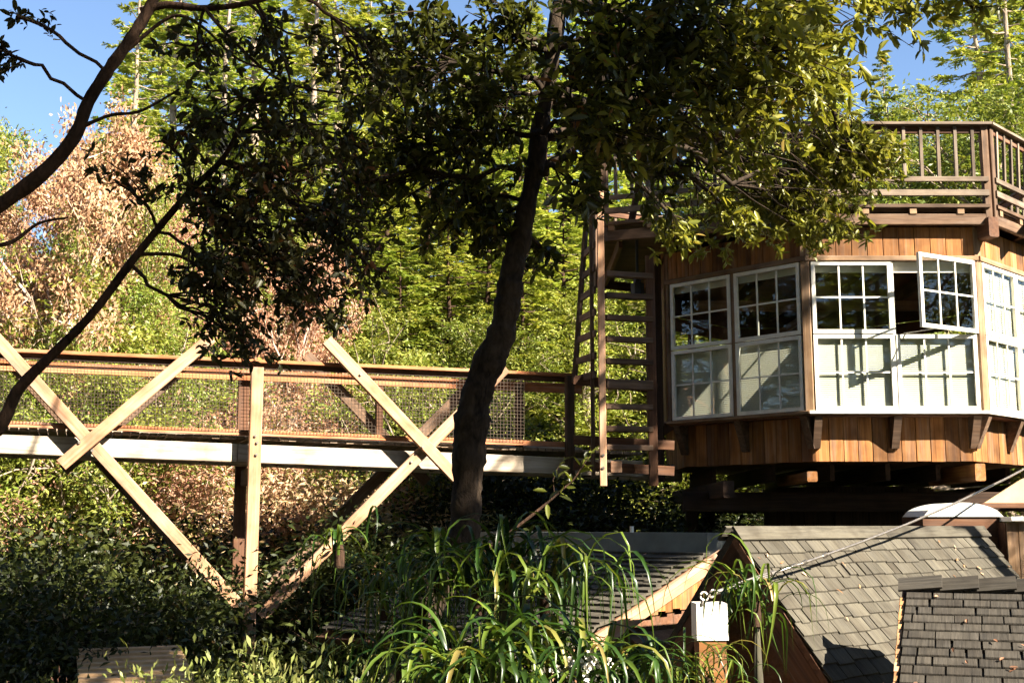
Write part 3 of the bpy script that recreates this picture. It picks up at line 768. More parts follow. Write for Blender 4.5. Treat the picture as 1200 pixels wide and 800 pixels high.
# grey curb along the top
cu0 = A1 + Vector((0, 0, 0.04)); cu1 = A1 + e1 * L1
m_ = MB(); q0 = A1 + e1 * 0.05 + Vector((0, 0, -0.02)); q1 = A1 + e1 * (L1) + Vector((0, 0, -0.02))
hb = 0.23
m_.hexa([q0, q1, q1 - h1 * 0.5, q0 - h1 * 0.5, q0 + Vector((0, 0, hb)) - h1 * 0.03, q1 + Vector((0, 0, hb)) - h1 * 0.03, q1 - h1 * 0.47 + Vector((0, 0, hb)), q0 - h1 * 0.47 + Vector((0, 0, hb))])
m_.build('ridge_curb', MAT['grey_metal'], wing)
m_ = MB(); m_.hexa([q0 + h1 * 0.10 - Vector((0, 0, 0.01)), q1 + h1 * 0.10 - Vector((0, 0, 0.01)), q1, q0, q0 + h1 * 0.10 + Vector((0, 0, 0.02)), q1 + h1 * 0.10 + Vector((0, 0, 0.02)), q1 + Vector((0, 0, 0.05)), q0 + Vector((0, 0, 0.05))])
m_.build('flashing_strip', MAT['flashing'], wing)
vp = A1 + e1 * 1.0 + Vector((0, 0, hb - 0.02)) - h1 * 0.1
m_ = MB(); m_.tube([vp, vp + Vector((0, 0, 0.06))], 0.02, 8); m_.build('vent_pipe', MAT['flashing'], wing)
# barge board and gable boards on the sunny end
ge = -e1
board('barge_board', A1 + ge * 0.03 - no1 * 0.05 - dn1 * 0.12, A1 + dn1 * 2.5 + ge * 0.03 - no1 * 0.05, 0.04, 0.13, MAT['truss_wood'], wing, up=no1)
board('barge_board', A1 + ge * 0.055 - no1 * 0.005 - dn1 * 0.12, A1 + dn1 * 2.5 + ge * 0.055 - no1 * 0.005, 0.03, 0.05, MAT['truss_wood'], wing, up=no1)
for i in range(12):
    s_ = 0.06 + i * 0.115
    c = A1 + ge * 0.0 + dn1 * s_ ; top = c - no1 * 0.10
    zbot = min(top.z - 0.02, A1.z - 0.43 + 0.02 * (i % 2) - s_ * 0.06)
    if zbot < top.z - 0.03:
        board('gable_plank', up(top, zbot), top, 0.108, 0.022, MAT['redwood'], wing, up=ge)
gw = A1 - e1 * (-0.06)
m_ = MB(); a = A1 + e1 * 0.05 + dn1 * 0.0 - no1 * 0.07; b = A1 + e1 * 0.05 + dn1 * 2.9 - no1 * 0.07
m_.v = [tuple(a), tuple(b), tuple(up(b, -4.4)), tuple(up(a, -4.4))]; m_.v += [tuple(Vector(p) + e1 * 0.05) for p in m_.v]
m_.f = [(0, 1, 2, 3), (7, 6, 5, 4), (0, 4, 5, 1), (1, 5, 6, 2), (2, 6, 7, 3), (3, 7, 4, 0)]
m_.build('gable_wall', MAT['redwood_dark'], wing)
# little pent roof under the gable boards
pp = A1 + dn1 * 0.35 - Vector((0, 0, 0.5)) + ge * 0.02
pl = slab(wing, 'pent_roof', pp, dn1.cross(no1) * 0 + h1, (ge * 0.9 + Vector((0, 0, -0.45))).normalized(), Vector((0, 0, 1)), 1.0, 0.16, 0.04, 'cedar_shake')

# ---- near roof at the lower right
A3 = at(1062, 688, 8.9); e3 = Vector((0.93, -0.37, 0)).normalized(); h3 = Vector((-0.37, -0.93, 0)).normalized()
t3 = 0.50; dn3 = (h3 + Vector((0, 0, -t3))).normalized(); no3 = e3.cross(dn3).normalized()
if no3.z < 0: no3 = -no3
por = thing('porch', 'dark shingled porch roof at the lower right corner', 'porch', (A3.x + 0.6, A3.y - 0.8, G(A3.x + 0.6, A3.y - 0.8)))
L3 = 2.2
rf3 = slab(por, 'roof', A3, e3, dn3, no3, L3, 1.7, 0.06, 'redwood_dark')
shake_roof(rf3, A3, e3, dn3, no3, L3, 16, 0.105, 0.19, 'dark_shake', 17, lift=0.008, jag=0.003, thick=0.010)
# back slope and lifted ridge caps
dn3b = (-h3 + Vector((0, 0, -t3))).normalized(); no3b = dn3b.cross(e3).normalized()
if no3b.z < 0: no3b = -no3b
slab(por, 'roof', A3 - Vector((0, 0, 0.004)), e3, dn3b, no3b, L3, 0.7, 0.06, 'dark_shake')
rg = random.Random(4)
for i in range(9):
    c = A3 + e3 * (-0.05 + i * 0.245) + no3 * (0.035 + 0.0) + dn3 * 0.04
    board('ridge_cap', c + no3 * 0.008, c + e3 * 0.30 + no3 * 0.04, 0.14, 0.016, MAT['dark_shake'], por, up=no3 + h3 * 0.2)
# orange butt edge of the shingles on the verge
for i in range(15):
    c = A3 + dn3 * (0.06 + i * 0.105) - e3 * 0.02
    if 1 <= i:
        board('verge_shingle', c - no3 * (0.010 + 0.004 * (i % 3)), c + dn3 * 0.104 - no3 * (0.010 + 0.004 * (i % 3)), 0.028 + 0.008 * (i % 2), 0.05, MAT['edge_shake'], por, up=no3)
board('verge_board', A3 - no3 * 0.09 - e3 * 0.01, A3 + dn3 * 1.7 - no3 * 0.09 - e3 * 0.01, 0.04, 0.12, MAT['redwood_dark'], por, up=no3)
for s_ in (0.1, 2.0):
    c = A3 + e3 * s_ + dn3 * 1.5
    board('porch_post', up(c, G(c.x, c.y) - 0.1), up(c, c.z - 0.08), 0.12, 0.12, MAT['redwood_dark'], por, up=(0, 1, 0))
board('porch_beam', A3 + e3 * 0.05 + dn3 * 1.5 - Vector((0, 0, 0.1)), A3 + e3 * 2.1 + dn3 * 1.5 - Vector((0, 0, 0.1)), 0.09, 0.14, MAT['redwood_dark'], por)

# ---- skylight box and boarded chimney-like box at the right
sk = thing('skylight', 'curved white skylight dome on a dark curb behind the shingle roof', 'skylight', at(1130, 650, 13.1))
ya = 13.0
p0 = at(1082, 605, ya); p1 = at(1176, 605, ya); zt = at(1130, 588.5, ya).z
m_ = MB(); prof = [(t, math.sin(math.pi * min(1, max(0, t))) ** 0.55) for t in np.linspace(0, 1, 15)]
b0 = len(m_.v)
for d_ in (0.0, 0.7):
    for t, h_ in prof:
        m_.v.append((p0.x + (p1.x - p0.x) * t, ya + d_, p0.z + (zt - p0.z) * h_))
n_ = len(prof)
for i in range(n_ - 1): m_.f.append((i, i + 1, n_ + i + 1, n_ + i))
m_.f.append(tuple(range(n_ - 1, -1, -1))); m_.f.append(tuple(range(n_, 2 * n_)))
m_.build('dome', MAT['acrylic'], sk, smooth=False)
m_ = MB(); m_.box(p0.x + 0.0, p1.x - 0.01, ya + 0.02, ya + 0.72, at(1130, 680, ya).z, p0.z - 0.003); m_.build('curb', MAT['redwood_dark'], sk)
bxs = thing('boarded_box', 'small box of vertical grey brown boards right of the skylight', 'box', at(1190, 655, 12.8))
yb_ = 12.8; q0 = at(1178, 612, yb_); q1 = at(1250, 655, yb_)
m_ = MB(); m_.box(q0.x, q1.x, yb_ + 0.012, yb_ + 0.6, q1.z - 0.5, q0.z); m_.build('box_body', MAT['redwood_dark'], bxs)
for i in range(5):
    xa = q0.x + 0.004 + i * (q1.x - q0.x) / 5; xm = xa + (q1.x - q0.x) / 10
    board('plank', (xm, yb_, q1.z - 0.5), (xm, yb_, q0.z), (q1.x - q0.x) / 5 - 0.007, 0.02, MAT['trim_wood'], bxs, up=(0, -1, 0))
board('box_cap', at(1172, 608, yb_ + 0.2), at(1262, 608, yb_ + 0.2), 0.6, 0.05, MAT['acrylic'], bxs)
# plywood gusset under the house
g0 = at(1152, 588, 13.6); gz = thing('plywood_gusset', 'tan plywood gusset under the treehouse beside the guy cable', 'panel', g0)
m_ = MB(); P = [at(1152, 590, 13.6), at(1235, 590, 13.6), at(1235, 545, 13.6), at(1196, 562, 13.6)]
m_.v = [tuple(p) for p in P] + [tuple(p + Vector((0, 0.03, 0))) for p in P]; m_.f = [(0, 1, 2, 3), (7, 6, 5, 4), (0, 4, 5, 1), (1, 5, 6, 2), (2, 6, 7, 3), (3, 7, 4, 0)]
m_.build('plywood_sheet', MAT['plywood'], gz)
board('stiffener', at(1148, 592, 13.62), at(1240, 592, 13.62), 0.05, 0.06, MAT['redwood_dark'], gz)

# ---- guy cable with turnbuckle, fixed to a white topped post
c0 = at(823, 699, 8.45); c1 = at(1240, 528, 13.9)
cab_o = thing('guy_cable', 'steel guy cable with a turnbuckle running up to the treehouse', 'cable', c0)
def cp(px):
    t = (px - 823) / (1240 - 823.0)
    # equal steps in the picture; find the point on the 3-D line that shows at this px
    lo, hi = 0.0, 1.0
    for _ in range(40):
        md = (lo + hi) / 2; q = c0.lerp(c1, md); u = 600 + FPX * q.x / (q.y * CT + q.z * ST)
        if u < px: lo = md
        else: hi = md
    q = c0.lerp(c1, (lo + hi) / 2); return q - Vector((0, 0, 0.10 * math.sin(math.pi * (lo + hi) / 2)))
m_ = MB(); m_.tube([cp(x) for x in (900, 940, 1000, 1060, 1120, 1180, 1239)], 0.011, 6); m_.build('cable', MAT['steel'], cab_o, smooth=True)
m_ = MB(); m_.tube([cp(x) for x in (906, 930, 950, 966)], 0.009, 6); m_.tube([cp(838), cp(860)], 0.017, 6); m_.tube([cp(856), cp(906)], 0.008, 6)
for s_ in (-0.014, 0.014):
    m_.tube([cp(858) + Vector((0, 0, s_)), cp(905) + Vector((0, 0, s_))], 0.008, 6)
m_.tube([cp(902), cp(907)], 0.024, 8); m_.tube([cp(856), cp(860)], 0.024, 8); m_.build('turnbuckle', MAT['steel'], cab_o)
def ringm(c, r0, r1, ax, mat, name):
    m2 = MB(); a_ = ax.normalized(); u_ = a_.cross(Vector((0, 0, 1))).normalized(); w_2 = a_.cross(u_)
    m2.tube([c + (u_ * math.cos(t) + w_2 * math.sin(t)) * r0 for t in np.linspace(0, 2 * math.pi, 13)], r1, 6); m2.build(name, MAT[mat], cab_o)
ringm(cp(825), 0.028, 0.009, Vector((0.2, -1, 0.3)), 'steel', 'shackle'); ringm(cp(835), 0.026, 0.008, Vector((0.6, -1, -0.4)), 'steel', 'shackle')
for px in (930, 942, 966):
    c = cp(px); m_ = MB(); m_.tube([c + Vector((-0.018, -0.012, -0.01)), c + Vector((0.018, -0.012, 0.01))], 0.019, 8); m_.build('cable_clamp', MAT['steel'], cab_o)
wp = thing('anchor_post', 'square white painted anchor post under the cable end', 'post', up(at(836, 750, 8.45), G(at(836, 750, 8.45).x, 8.45)))
w0 = at(816, 707, 8.45); w1 = at(854, 750, 8.45)
m_ = MB(); m_.box(w0.x, w1.x, 8.45, 8.7, w1.z, w0.z); m_.build('white_cap', MAT['white_paint'], wp)
m_ = MB(); m_.box(w0.x + 0.015, w1.x - 0.015, 8.46, 8.69, G(w0.x, 8.5) - 0.2, w1.z + 0.001); m_.build('post_shaft', MAT['redwood'], wp)
m_ = MB(); m_.tube([up(c0, w0.z - 0.01), c0 - Vector((0, 0, 0.02))], 0.012, 8); m_.build('eye_bolt', MAT['steel'], wp)

# ---- tan platform low on the left
tp0 = at(150, 785, 10.0)
plat = thing('plank_platform', 'tan plank platform among the dark shrubs at the lower left', 'platform', up(tp0, G(tp0.x, tp0.y)))
ed = Vector((0.93, 0.36, 0)); od = Vector((-0.36, 0.93, 0))
for i in range(8):
    a = at(92, 803, 9.3) + od * (i * 0.15) + Vector((0, 0, i * 0.022)); board('plank', a, a + ed * 0.85, 0.145, 0.03, MAT['plywood'], plat)
for i in (0, 1):
    for j in (0.05, 1.0):
        a = at(92, 803, 9.3) + ed * (0.08 + 0.7 * i) + od * j; board('leg', up(a, G(a.x, a.y) - 0.1), a - Vector((0, 0, 0.012)), 0.07, 0.07, MAT['redwood_dark'], plat, up=(0, 1, 0))

# ================================================================== VEGETATION
def nrm(a): return a / np.maximum(np.linalg.norm(a, axis=-1, keepdims=True), 1e-9)
class Leaves:
    def __init__(s): s.v = []; s.q = []; s.t = []; s.n = 0
    def add(s, C, D, N, L, W, six=False, tint=None, fold=0.25):
        n = len(C)
        if n == 0: return
        D = nrm(D); S = nrm(np.cross(D, N)); N2 = np.cross(S, D)
        L = np.asarray(L).reshape(-1, 1); W = np.asarray(W).reshape(-1, 1)
        if six:
            P = [C, C + D * L * .3 + S * W * .46 + N2 * W * fold, C + D * L * .68 + S * W * .42 + N2 * W * fold * .6, C + D * L - N2 * W * .15, C + D * L * .68 - S * W * .42 + N2 * W * fold * .6, C + D * L * .3 - S * W * .46 + N2 * W * fold]
            k = 6; q = np.array([[0, 3, 2, 1], [0, 5, 4, 3]])
        else:
            P = [C, C + D * L * .5 + S * W * .5 + N2 * W * fold, C + D * L, C + D * L * .5 - S * W * .5 + N2 * W * fold]
            k = 4; q = np.array([[0, 3, 2, 1]])
        V = np.stack(P, 1).reshape(-1, 3)
        b = s.n + np.arange(n)[:, None, None] * k
        s.v.append(V); s.q.append((b + q[None]).reshape(-1, 4)); s.n += n * k
        s.t.append(np.repeat(tint if tint is not None else np.random.rand(n), k))
    def mesh(s, name, mat): return mesh_np(name, np.concatenate(s.v), [np.concatenate(s.q)], mat, tint=np.concatenate(s.t))
class Wood:
    def __init__(s): s.v = []; s.q = []; s.n = 0
    def tube(s, P, rad, k=6, lump=0.0, rg=None):
        P = np.asarray(P, float); n = len(P)
        T = np.gradient(P, axis=0); T = nrm(T)
        a = np.where(np.abs(T[:, 2:3]) < .9, np.array([[0, 0, 1.]]), np.array([[1., 0, 0]]))
        a = np.broadcast_to(a[n // 2], (n, 3))
        U = nrm(np.cross(T, a)); V = np.cross(T, U)
        th = np.arange(k) * 2 * np.pi / k
        rad = np.broadcast_to(np.asarray(rad, float).reshape(-1, 1), (n, 1))
        rr = np.repeat(rad, k, 1)
        if lump: rr = rr * (1 + lump * (rg.random((n, k)) - .5))
        ring = P[:, None] + (U[:, None] * np.cos(th)[None, :, None] + V[:, None] * np.sin(th)[None, :, None]) * rr[:, :, None]
        s.v.append(ring.reshape(-1, 3))
        i = np.arange(n - 1)[:, None] * k; j = np.arange(k)[None]; j2 = (j + 1) % k
        s.q.append((np.stack([i + j, i + j2, i + k + j2, i + k + j], -1).reshape(-1, 4)) + s.n)
        s.n += n * k
    def mesh(s, name, mat): return mesh_np(name, np.concatenate(s.v), [np.concatenate(s.q)], mat, smooth=True)
def path(P0, P1, n, rg, wob=0.06, sag=0.0, rise=0.0):
    t = np.linspace(0, 1, n)[:, None]; L = np.linalg.norm(P1 - P0)
    p = P0 * (1 - t) + P1 * t
    w = np.cumsum(rg.normal(0, 1, (n, 3)), 0); w -= w[0]; w -= t * w[-1]
    p = p + w * wob * L / math.sqrt(n)
    p[:, 2] += (4 * t * (1 - t))[:, 0] * L * (rise - sag)
    return p
def gen_broad(seed, H, r0, spread, limbs, subs, nleaf, leafL, leafW, lo=0.25, sig=0.3, wood='bark_grey', leaf='leaf_bay', flat=0.6, stems=1, up_bias=0.6, tipr=0.5):
    rg = np.random.default_rng(seed); w = Wood(); lv = Leaves(); tips = []
    for st in range(stems):
        top = np.array([rg.normal(0, .08) * H, rg.normal(0, .08) * H, H * .82]) if stems == 1 else np.array([math.cos(st * 2.4) * spread * .45, math.sin(st * 2.4) * spread * .45, H * rg.uniform(.6, .85)])
        tr = path(np.zeros(3) + np.array([math.cos(st * 2.4), math.sin(st * 2.4), 0]) * (0 if stems == 1 else r0 * 1.5), top, 10, rg, .07)
        tr[0, 2] -= 0.4
        w.tube(tr, np.linspace(r0, r0 * .22, 10), 8)
        m = max(3, limbs // stems)
        for i in range(m):
            t = lo + (1 - lo) * (i + rg.random()) / m; x = t * 9; k = min(8, int(x)); s0 = tr[k] + (tr[k + 1] - tr[k]) * (x - k)
            az = i * 2.4 + rg.normal(0, .3) + st; pr = math.sin(math.pi * min(.95, (t - lo) / (1 - lo) * .75 + .25)) ** .7
            ln = spread * (.35 + .75 * pr) * rg.uniform(.7, 1.15); el = rg.uniform(.1, .5) + .7 * t * t
            d = np.array([math.cos(az) * math.cos(el), math.sin(az) * math.cos(el), math.sin(el)])
            lp = path(s0, s0 + d * ln, 7, rg, .09, rise=.05)
            rr = r0 * .38 * (1.1 - t * .7)
            w.tube(lp, np.linspace(rr, rr * .2, 7), 5)
            for j in range(subs):
                u = .3 + .7 * (j + rg.random()) / subs; x = u * 6; k = min(5, int(x)); s1 = lp[k] + (lp[k + 1] - lp[k]) * (x - k)
                dd = nrm(d * .6 + rg.normal(0, .6, 3)); l2 = ln * rg.uniform(.18, .42)
                sp = path(s1, s1 + dd * l2, 4, rg, .08)
                w.tube(sp, np.linspace(rr * .3, rr * .08, 4), 4)
                tips.append(sp[-1]); tips.append((sp[1] + sp[2]) / 2)
    tips = np.array(tips); per = max(4, nleaf // len(tips))
    C = np.repeat(tips, per, 0); tn = np.repeat(rg.random(len(tips)), per)
    off = rg.normal(0, 1, C.shape) * np.array([1, 1, flat]) * sig
    C = C + off
    D = nrm(off + rg.normal(0, .5, C.shape) * sig * 2 + np.array([0, 0, -.25 * sig]))
    N = nrm(rg.normal(0, .7, C.shape) + np.array([0, 0, up_bias]))
    L = leafL * rg.uniform(.65, 1.25, len(C)); lv.add(C, D, N, L, L * leafW / leafL, tint=np.clip(.6 * rg.random(len(C)) + .4 * tn, 0, 1))
    return dict(trunk=w.mesh('trunk', MAT[wood]), crown=lv.mesh('crown', MAT[leaf]), H=H)
def gen_conifer(seed, H, r0, spread, nb, leaf='leaf_fir', wood='bark_grey', lo=0.12, twl=0.26, tww=0.085, dens=1.0, ragged=0.3, droop=0.35):
    rg = np.random.default_rng(seed); w = Wood(); lv = Leaves()
    tr = path(np.zeros(3), np.array([rg.normal(0, .01) * H, rg.normal(0, .01) * H, H]), 12, rg, .012); tr[0, 2] -= .6
    w.tube(tr, r0 * (1 - np.linspace(0, 1, 12) * .95), 8)
    for i in range(nb):
        t = lo + (1 - lo) * ((i + rg.random()) / nb) ** .95
        x = t * 11; k = min(10, int(x)); s0 = tr[k] + (tr[k + 1] - tr[k]) * (x - k)
        ln = spread * (1 - (t - lo) / (1 - lo)) ** .75 * (1 - ragged * rg.random()) + .25
        az = i * 2.399 + rg.normal(0, .25); el = .25 - droop * (1 - t) - .1 * rg.random()
        d = np.array([math.cos(az) * math.cos(el), math.sin(az) * math.cos(el), math.sin(el)])
        bpth = path(s0, s0 + d * ln, 6, rg, .05, sag=.02 + .05 * (1 - t))
        bpth[-1, 2] += .05 * ln
        w.tube(bpth, np.linspace(.018 * ln + .012, .006, 6), 4)
        ns = int((8 + 11 * ln) * dens); side = nrm(np.cross(d, [0, 0, 1.]))
        u = np.sqrt(rg.uniform(.03, 1, ns)); xx = u * 5; kk = np.minimum(4, xx.astype(int)); base = bpth[kk] + (bpth[kk + 1] - bpth[kk]) * (xx - kk)[:, None]
        sg = np.where(np.arange(ns) % 2, 1., -1.)[:, None]
        tl = (.18 + .32 * ln * (1 - u * .75)) * rg.uniform(.5, 1.1, ns)
        td = nrm(d[None] * .75 + side[None] * sg * rg.uniform(.4, 1.1, (ns, 1)) + rg.normal(0, .12, (ns, 3)) + np.array([0, 0, -.12]))
        m = 7; v = np.linspace(.1, 1, m)
        C = (base[:, None] + td[:, None] * (tl[:, None] * v[None])[:, :, None]).reshape(-1, 3)
        C[:, 2] -= (.12 * tl[:, None] * v[None] ** 2).ravel()
        sd2 = np.where(np.arange(m) % 2, 1., -1.)
        lat = nrm(np.cross(td, [0, 0, 1.]))
        D = (td[:, None] * .8 + lat[:, None] * sd2[None, :, None] * .6).reshape(-1, 3) + rg.normal(0, .22, (ns * m, 3)) + np.array([0, 0, -.1])
        N = np.array([0, 0, 1.]) + rg.normal(0, .4, C.shape)
        L = twl * rg.uniform(.6, 1.25, len(C))
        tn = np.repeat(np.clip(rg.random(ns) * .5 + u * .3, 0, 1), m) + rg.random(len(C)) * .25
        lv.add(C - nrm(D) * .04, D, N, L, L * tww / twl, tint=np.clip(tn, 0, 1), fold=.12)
    return dict(trunk=w.mesh('trunk', MAT[wood]), crown=lv.mesh('crown', MAT[leaf]), H=H)
PROTO = dict(
    bay=gen_broad(1, 10, .22, 3.4, 34, 10, 42000, .10, .038, lo=.12, sig=.155, leaf='leaf_bay'),
    bay2=gen_broad(2, 12, .24, 3.6, 36, 10, 46000, .10, .036, lo=.1, sig=.165, leaf='leaf_bay'),
    dead=gen_broad(3, 10, .2, 2.7, 34, 10, 46000, .10, .042, lo=.22, sig=.14, leaf='leaf_dead', wood='bark_pale', up_bias=.2),
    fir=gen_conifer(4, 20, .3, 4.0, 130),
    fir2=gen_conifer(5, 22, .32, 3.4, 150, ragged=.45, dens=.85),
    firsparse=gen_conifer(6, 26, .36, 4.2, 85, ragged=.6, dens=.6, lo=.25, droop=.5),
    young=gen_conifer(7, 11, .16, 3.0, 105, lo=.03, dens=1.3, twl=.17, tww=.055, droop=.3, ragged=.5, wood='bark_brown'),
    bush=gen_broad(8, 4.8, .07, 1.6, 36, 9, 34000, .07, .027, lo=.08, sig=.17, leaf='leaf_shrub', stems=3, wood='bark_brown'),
    palebush=gen_broad(9, 4.0, .05, 1.1, 26, 8, 15000, .062, .022, lo=.25, sig=.12, leaf='leaf_pale', stems=3, wood='bark_brown', flat=1.0),
    deadbush=gen_broad(10, 7, .08, 2.0, 34, 9, 34000, .07, .028, lo=.08, sig=.19, leaf='leaf_dead', stems=3, wood='bark_pale', up_bias=.2),
    oak=gen_broad(14, 18, .35, 6.0, 26, 10, 30000, .17, .065, lo=.5, sig=.5, leaf='leaf_fore', wood='bark_dark'),
    straw=gen_broad(12, 7, .08, 2.0, 34, 9, 34000, .09, .024, lo=.08, sig=.22, leaf='leaf_straw', stems=3, wood='bark_pale', up_bias=.1),
)
prng = random.Random(21)
def plant(kind, px, y, top_py, name, label, cat='tree', group=None, wide=1.0, rot=None, hmin=None):
    pr = PROTO[kind]; top = at(px, top_py, y); x = top.x; gz_ = G(x, y)
    s = (top.z - gz_) / pr['H']; rz = prng.uniform(0, 6.28) if rot is None else rot
    M = Matrix.Translation((x, y, gz_)) @ Matrix.Rotation(rz, 4, 'Z') @ Matrix.Diagonal((s * wide, s * wide, s, 1))
    e = bpy.data.objects.new(name, None); e.empty_display_size = .3; put(e, M); tag(e, label, cat, group)
    for part in ('trunk', 'crown'):
        o = bpy.data.objects.new(part, pr[part]); put(o, M, e)
    return e
# ---- far and middle conifers on the slope
GF = 'conifers on the far slope'
LF = 'tall sunlit conifer in the wood on the slope behind'
for i in range(22):
    px = -330 + i * 88 + prng.uniform(-22, 22); y = prng.uniform(56, 78)
    tpy = prng.uniform(-60, 90)
    if -60 < px < 175: tpy = prng.uniform(185, 260)
    if 995 < px < 1120: tpy = prng.uniform(150, 200)
    if 470 < px < 570: tpy = prng.uniform(60, 120)
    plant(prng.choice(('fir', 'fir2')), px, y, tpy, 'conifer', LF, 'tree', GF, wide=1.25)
for (k, px, y, tpy, wd, lb) in (
    ('firsparse', 172, 36, -70, .9, 'tall thin conifer with a pale bare trunk against the sky'),
    ('firsparse', 262, 42, -90, 1.0, 'second tall thin conifer, between the two others against the sky'),
    ('firsparse', 365, 38, -110, 1.0, 'tall sparse conifer with pinkish trunk above the leaning limb'),
    ('fir', 440, 45, -20, 1.1, 'broad yellow green conifer behind the dark tree crown'),
    ('fir2', 560, 50, 30, 1.2, 'conifer straight behind the dark leaning trunk'),
    ('fir', 700, 46, -40, 1.2, 'conifer showing through the big dark crown'),
    ('fir2', 830, 48, -20, 1.2, 'conifer behind the ladder and roof deck'),
    ('fir', 1036, 52, 62, .85, 'pointed conifer in the sky gap above the deck railing'),
    ('fir2', 960, 46, 70, 1.1, 'conifer left of the sky gap above the railing'),
    ('firsparse', 1166, 27, -150, .8, 'tall dark conifer with a bare trunk above the railing corner'),
    ('fir2', 1270, 34, -60, 1.1, 'conifer at the right edge behind the deck'),
    ('fir', 1138, 36, -90, 1.0, 'dense conifer right of the sky gap above the railing'),
    ('fir', 1215, 30, -120, 1.0, 'dense dark conifer cut by the right edge'),
    ('fir', 212, 44, -60, 1.15, 'dense conifer between the pale trunk and the leaning limb'),
    ('fir2', 310, 46, -90, 1.2, 'dense conifer behind the twigs of the left tree'),
    ('fir', 400, 40, -70, 1.1, 'dense yellow green conifer left of the big dark crown'),
    ('fir', 500, 42, 20, 1.15, 'dense conifer below the small top sky gap'),
    ('fir', 620, 42, 10, 1.15, 'dense conifer hidden behind the upper trunk')):
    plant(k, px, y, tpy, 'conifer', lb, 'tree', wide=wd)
# ---- the bright green mass in the middle
GM = 'bright young trees behind the bridge'
LM = 'bright green young tree in the mass behind the bridge'
for (k, px, y, tpy) in (('young', 350, 31, 190), ('young', 425, 29, 205), ('young', 505, 30, 165), ('young', 575, 28, 190), ('young', 640, 29, 150), ('young', 705, 30, 175), ('young', 770, 31, 150), ('young', 470, 25, 290), ('bay2', 550, 24, 350), ('young', 612, 24.5, 270), ('bay2', 690, 25, 300), ('young', 770, 26, 270), ('young', 395, 25, 300), ('young', 525, 26.5, 240), ('bay', 440, 23, 370), ('young', 660, 26, 230),
                        ('young', 460, 36, 110), ('young', 380, 37, 120), ('young', 550, 37, 110), ('young', 660, 38, 90), ('bay2', 300, 27, 250), ('young', 610, 33, 130)):
    plant(k, px, y, tpy, 'young_tree', LM, 'tree', GM, wide=1.15)
GR = 'green trees behind the deck railing'
for (k, px, y, tpy) in (('bay', 900, 27, 150), ('bay2', 985, 28, 130), ('bay2', 1070, 27, 160), ('bay', 1140, 29, 140), ('bay2', 1215, 26, 130), ('bay', 1290, 27, 120), ('young', 850, 30, 130), ('young', 1040, 33, 120), ('bay2', 1190, 24, 40)):
    plant(k, px, y, tpy, 'green_tree', 'leafy green tree behind the roof deck railing', 'tree', GR, wide=1.2)
# ---- left: green bays and dead trees
plant('bay2', 128, 21, 138, 'bay_tree', 'sunlit yellow green tree between the two dead trees', 'tree', wide=.62)
plant('dead', 40, 22.5, 105, 'dead_tree', 'salmon leaved dead tree just right of the one at the left edge', 'tree', wide=.42, rot=2.0)
plant('bay2', -20, 24, 92, 'bay_tree', 'yellow green tree behind the salmon tree at the left edge', 'tree', wide=.7)
plant('bay', 215, 29, 190, 'bay_tree', 'green tree behind the middle dead tree', 'tree', wide=1.0)
plant('bay', -60, 27, 130, 'bay_tree', 'green tree cut by the left edge behind the dead one', 'tree')
plant('dead', 12, 19.5, 62, 'dead_tree', 'dead tree with salmon leaves and pale trunk at the left edge', 'tree', wide=.6)
plant('dead', 236, 22.5, 165, 'dead_tree', 'dead tree with salmon brown leaves behind the dark limb', 'tree', wide=.52)
plant('dead', 318, 21.5, 225, 'dead_tree', 'dead tree with tan leaves above the bridge post', 'tree', wide=.5)
plant('bay', 100, 19.5, 330, 'bay_tree', 'dark green tree just above the left end of the bridge', 'tree', wide=1.1)
plant('bay2', 170, 20, 300, 'bay_tree', 'green tree right of the pale trunk, above the mesh', 'tree', wide=1.0)
# ---- behind and below the bridge
for i, (k, px, y, tpy, lb, nm) in enumerate((
    ('deadbush', 285, 17.2, 425, 'dead salmon leaved bush behind the bridge post', 'dead_bush'),
    ('straw', 355, 17.6, 430, 'straw coloured dead bush right of the bridge post', 'dead_bush'),
    ('straw', 430, 18.4, 432, 'straw coloured bush behind the crossing braces', 'dead_bush'),
    ('deadbush', 345, 16.8, 520, 'salmon dead bush under the bridge right of the post', 'dead_bush'),
    ('deadbush', 205, 17.5, 470, 'brown dead bush under the bridge left of the post', 'dead_bush'),
    ('bay', 500, 19.2, 425, 'olive bush behind the right mesh panel', 'bush'),
    ('bush', 560, 18.5, 455, 'olive bush behind the leaning trunk and mesh', 'bush'),
    ('bush', 625, 18.5, 455, 'dark bush behind the bridge end', 'bush'),
    ('bush', 700, 18.8, 470, 'dark bush behind the lower ladder', 'bush'),
    ('bay', 40, 18.2, 430, 'green bush behind the left mesh panel', 'bush'),
    ('bay', 150, 18.0, 440, 'bright bush behind the mesh left of the rising brace', 'bush'),
    ('bush', 120, 15.8, 545, 'sunlit bush under the left brace', 'bush'))):
    plant(k, px, y, tpy, nm, lb, 'bush', wide=1.1)
GS = 'dark shrubs in the shade below the bridge'
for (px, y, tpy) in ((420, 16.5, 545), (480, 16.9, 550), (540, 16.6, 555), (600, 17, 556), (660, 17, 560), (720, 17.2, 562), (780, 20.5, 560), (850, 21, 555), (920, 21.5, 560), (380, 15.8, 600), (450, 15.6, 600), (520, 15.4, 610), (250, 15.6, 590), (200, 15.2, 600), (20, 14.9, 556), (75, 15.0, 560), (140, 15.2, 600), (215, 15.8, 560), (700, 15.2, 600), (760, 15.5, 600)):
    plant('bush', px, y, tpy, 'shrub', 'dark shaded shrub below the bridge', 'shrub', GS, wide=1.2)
GL = 'dark shrubs filling the lower left corner'
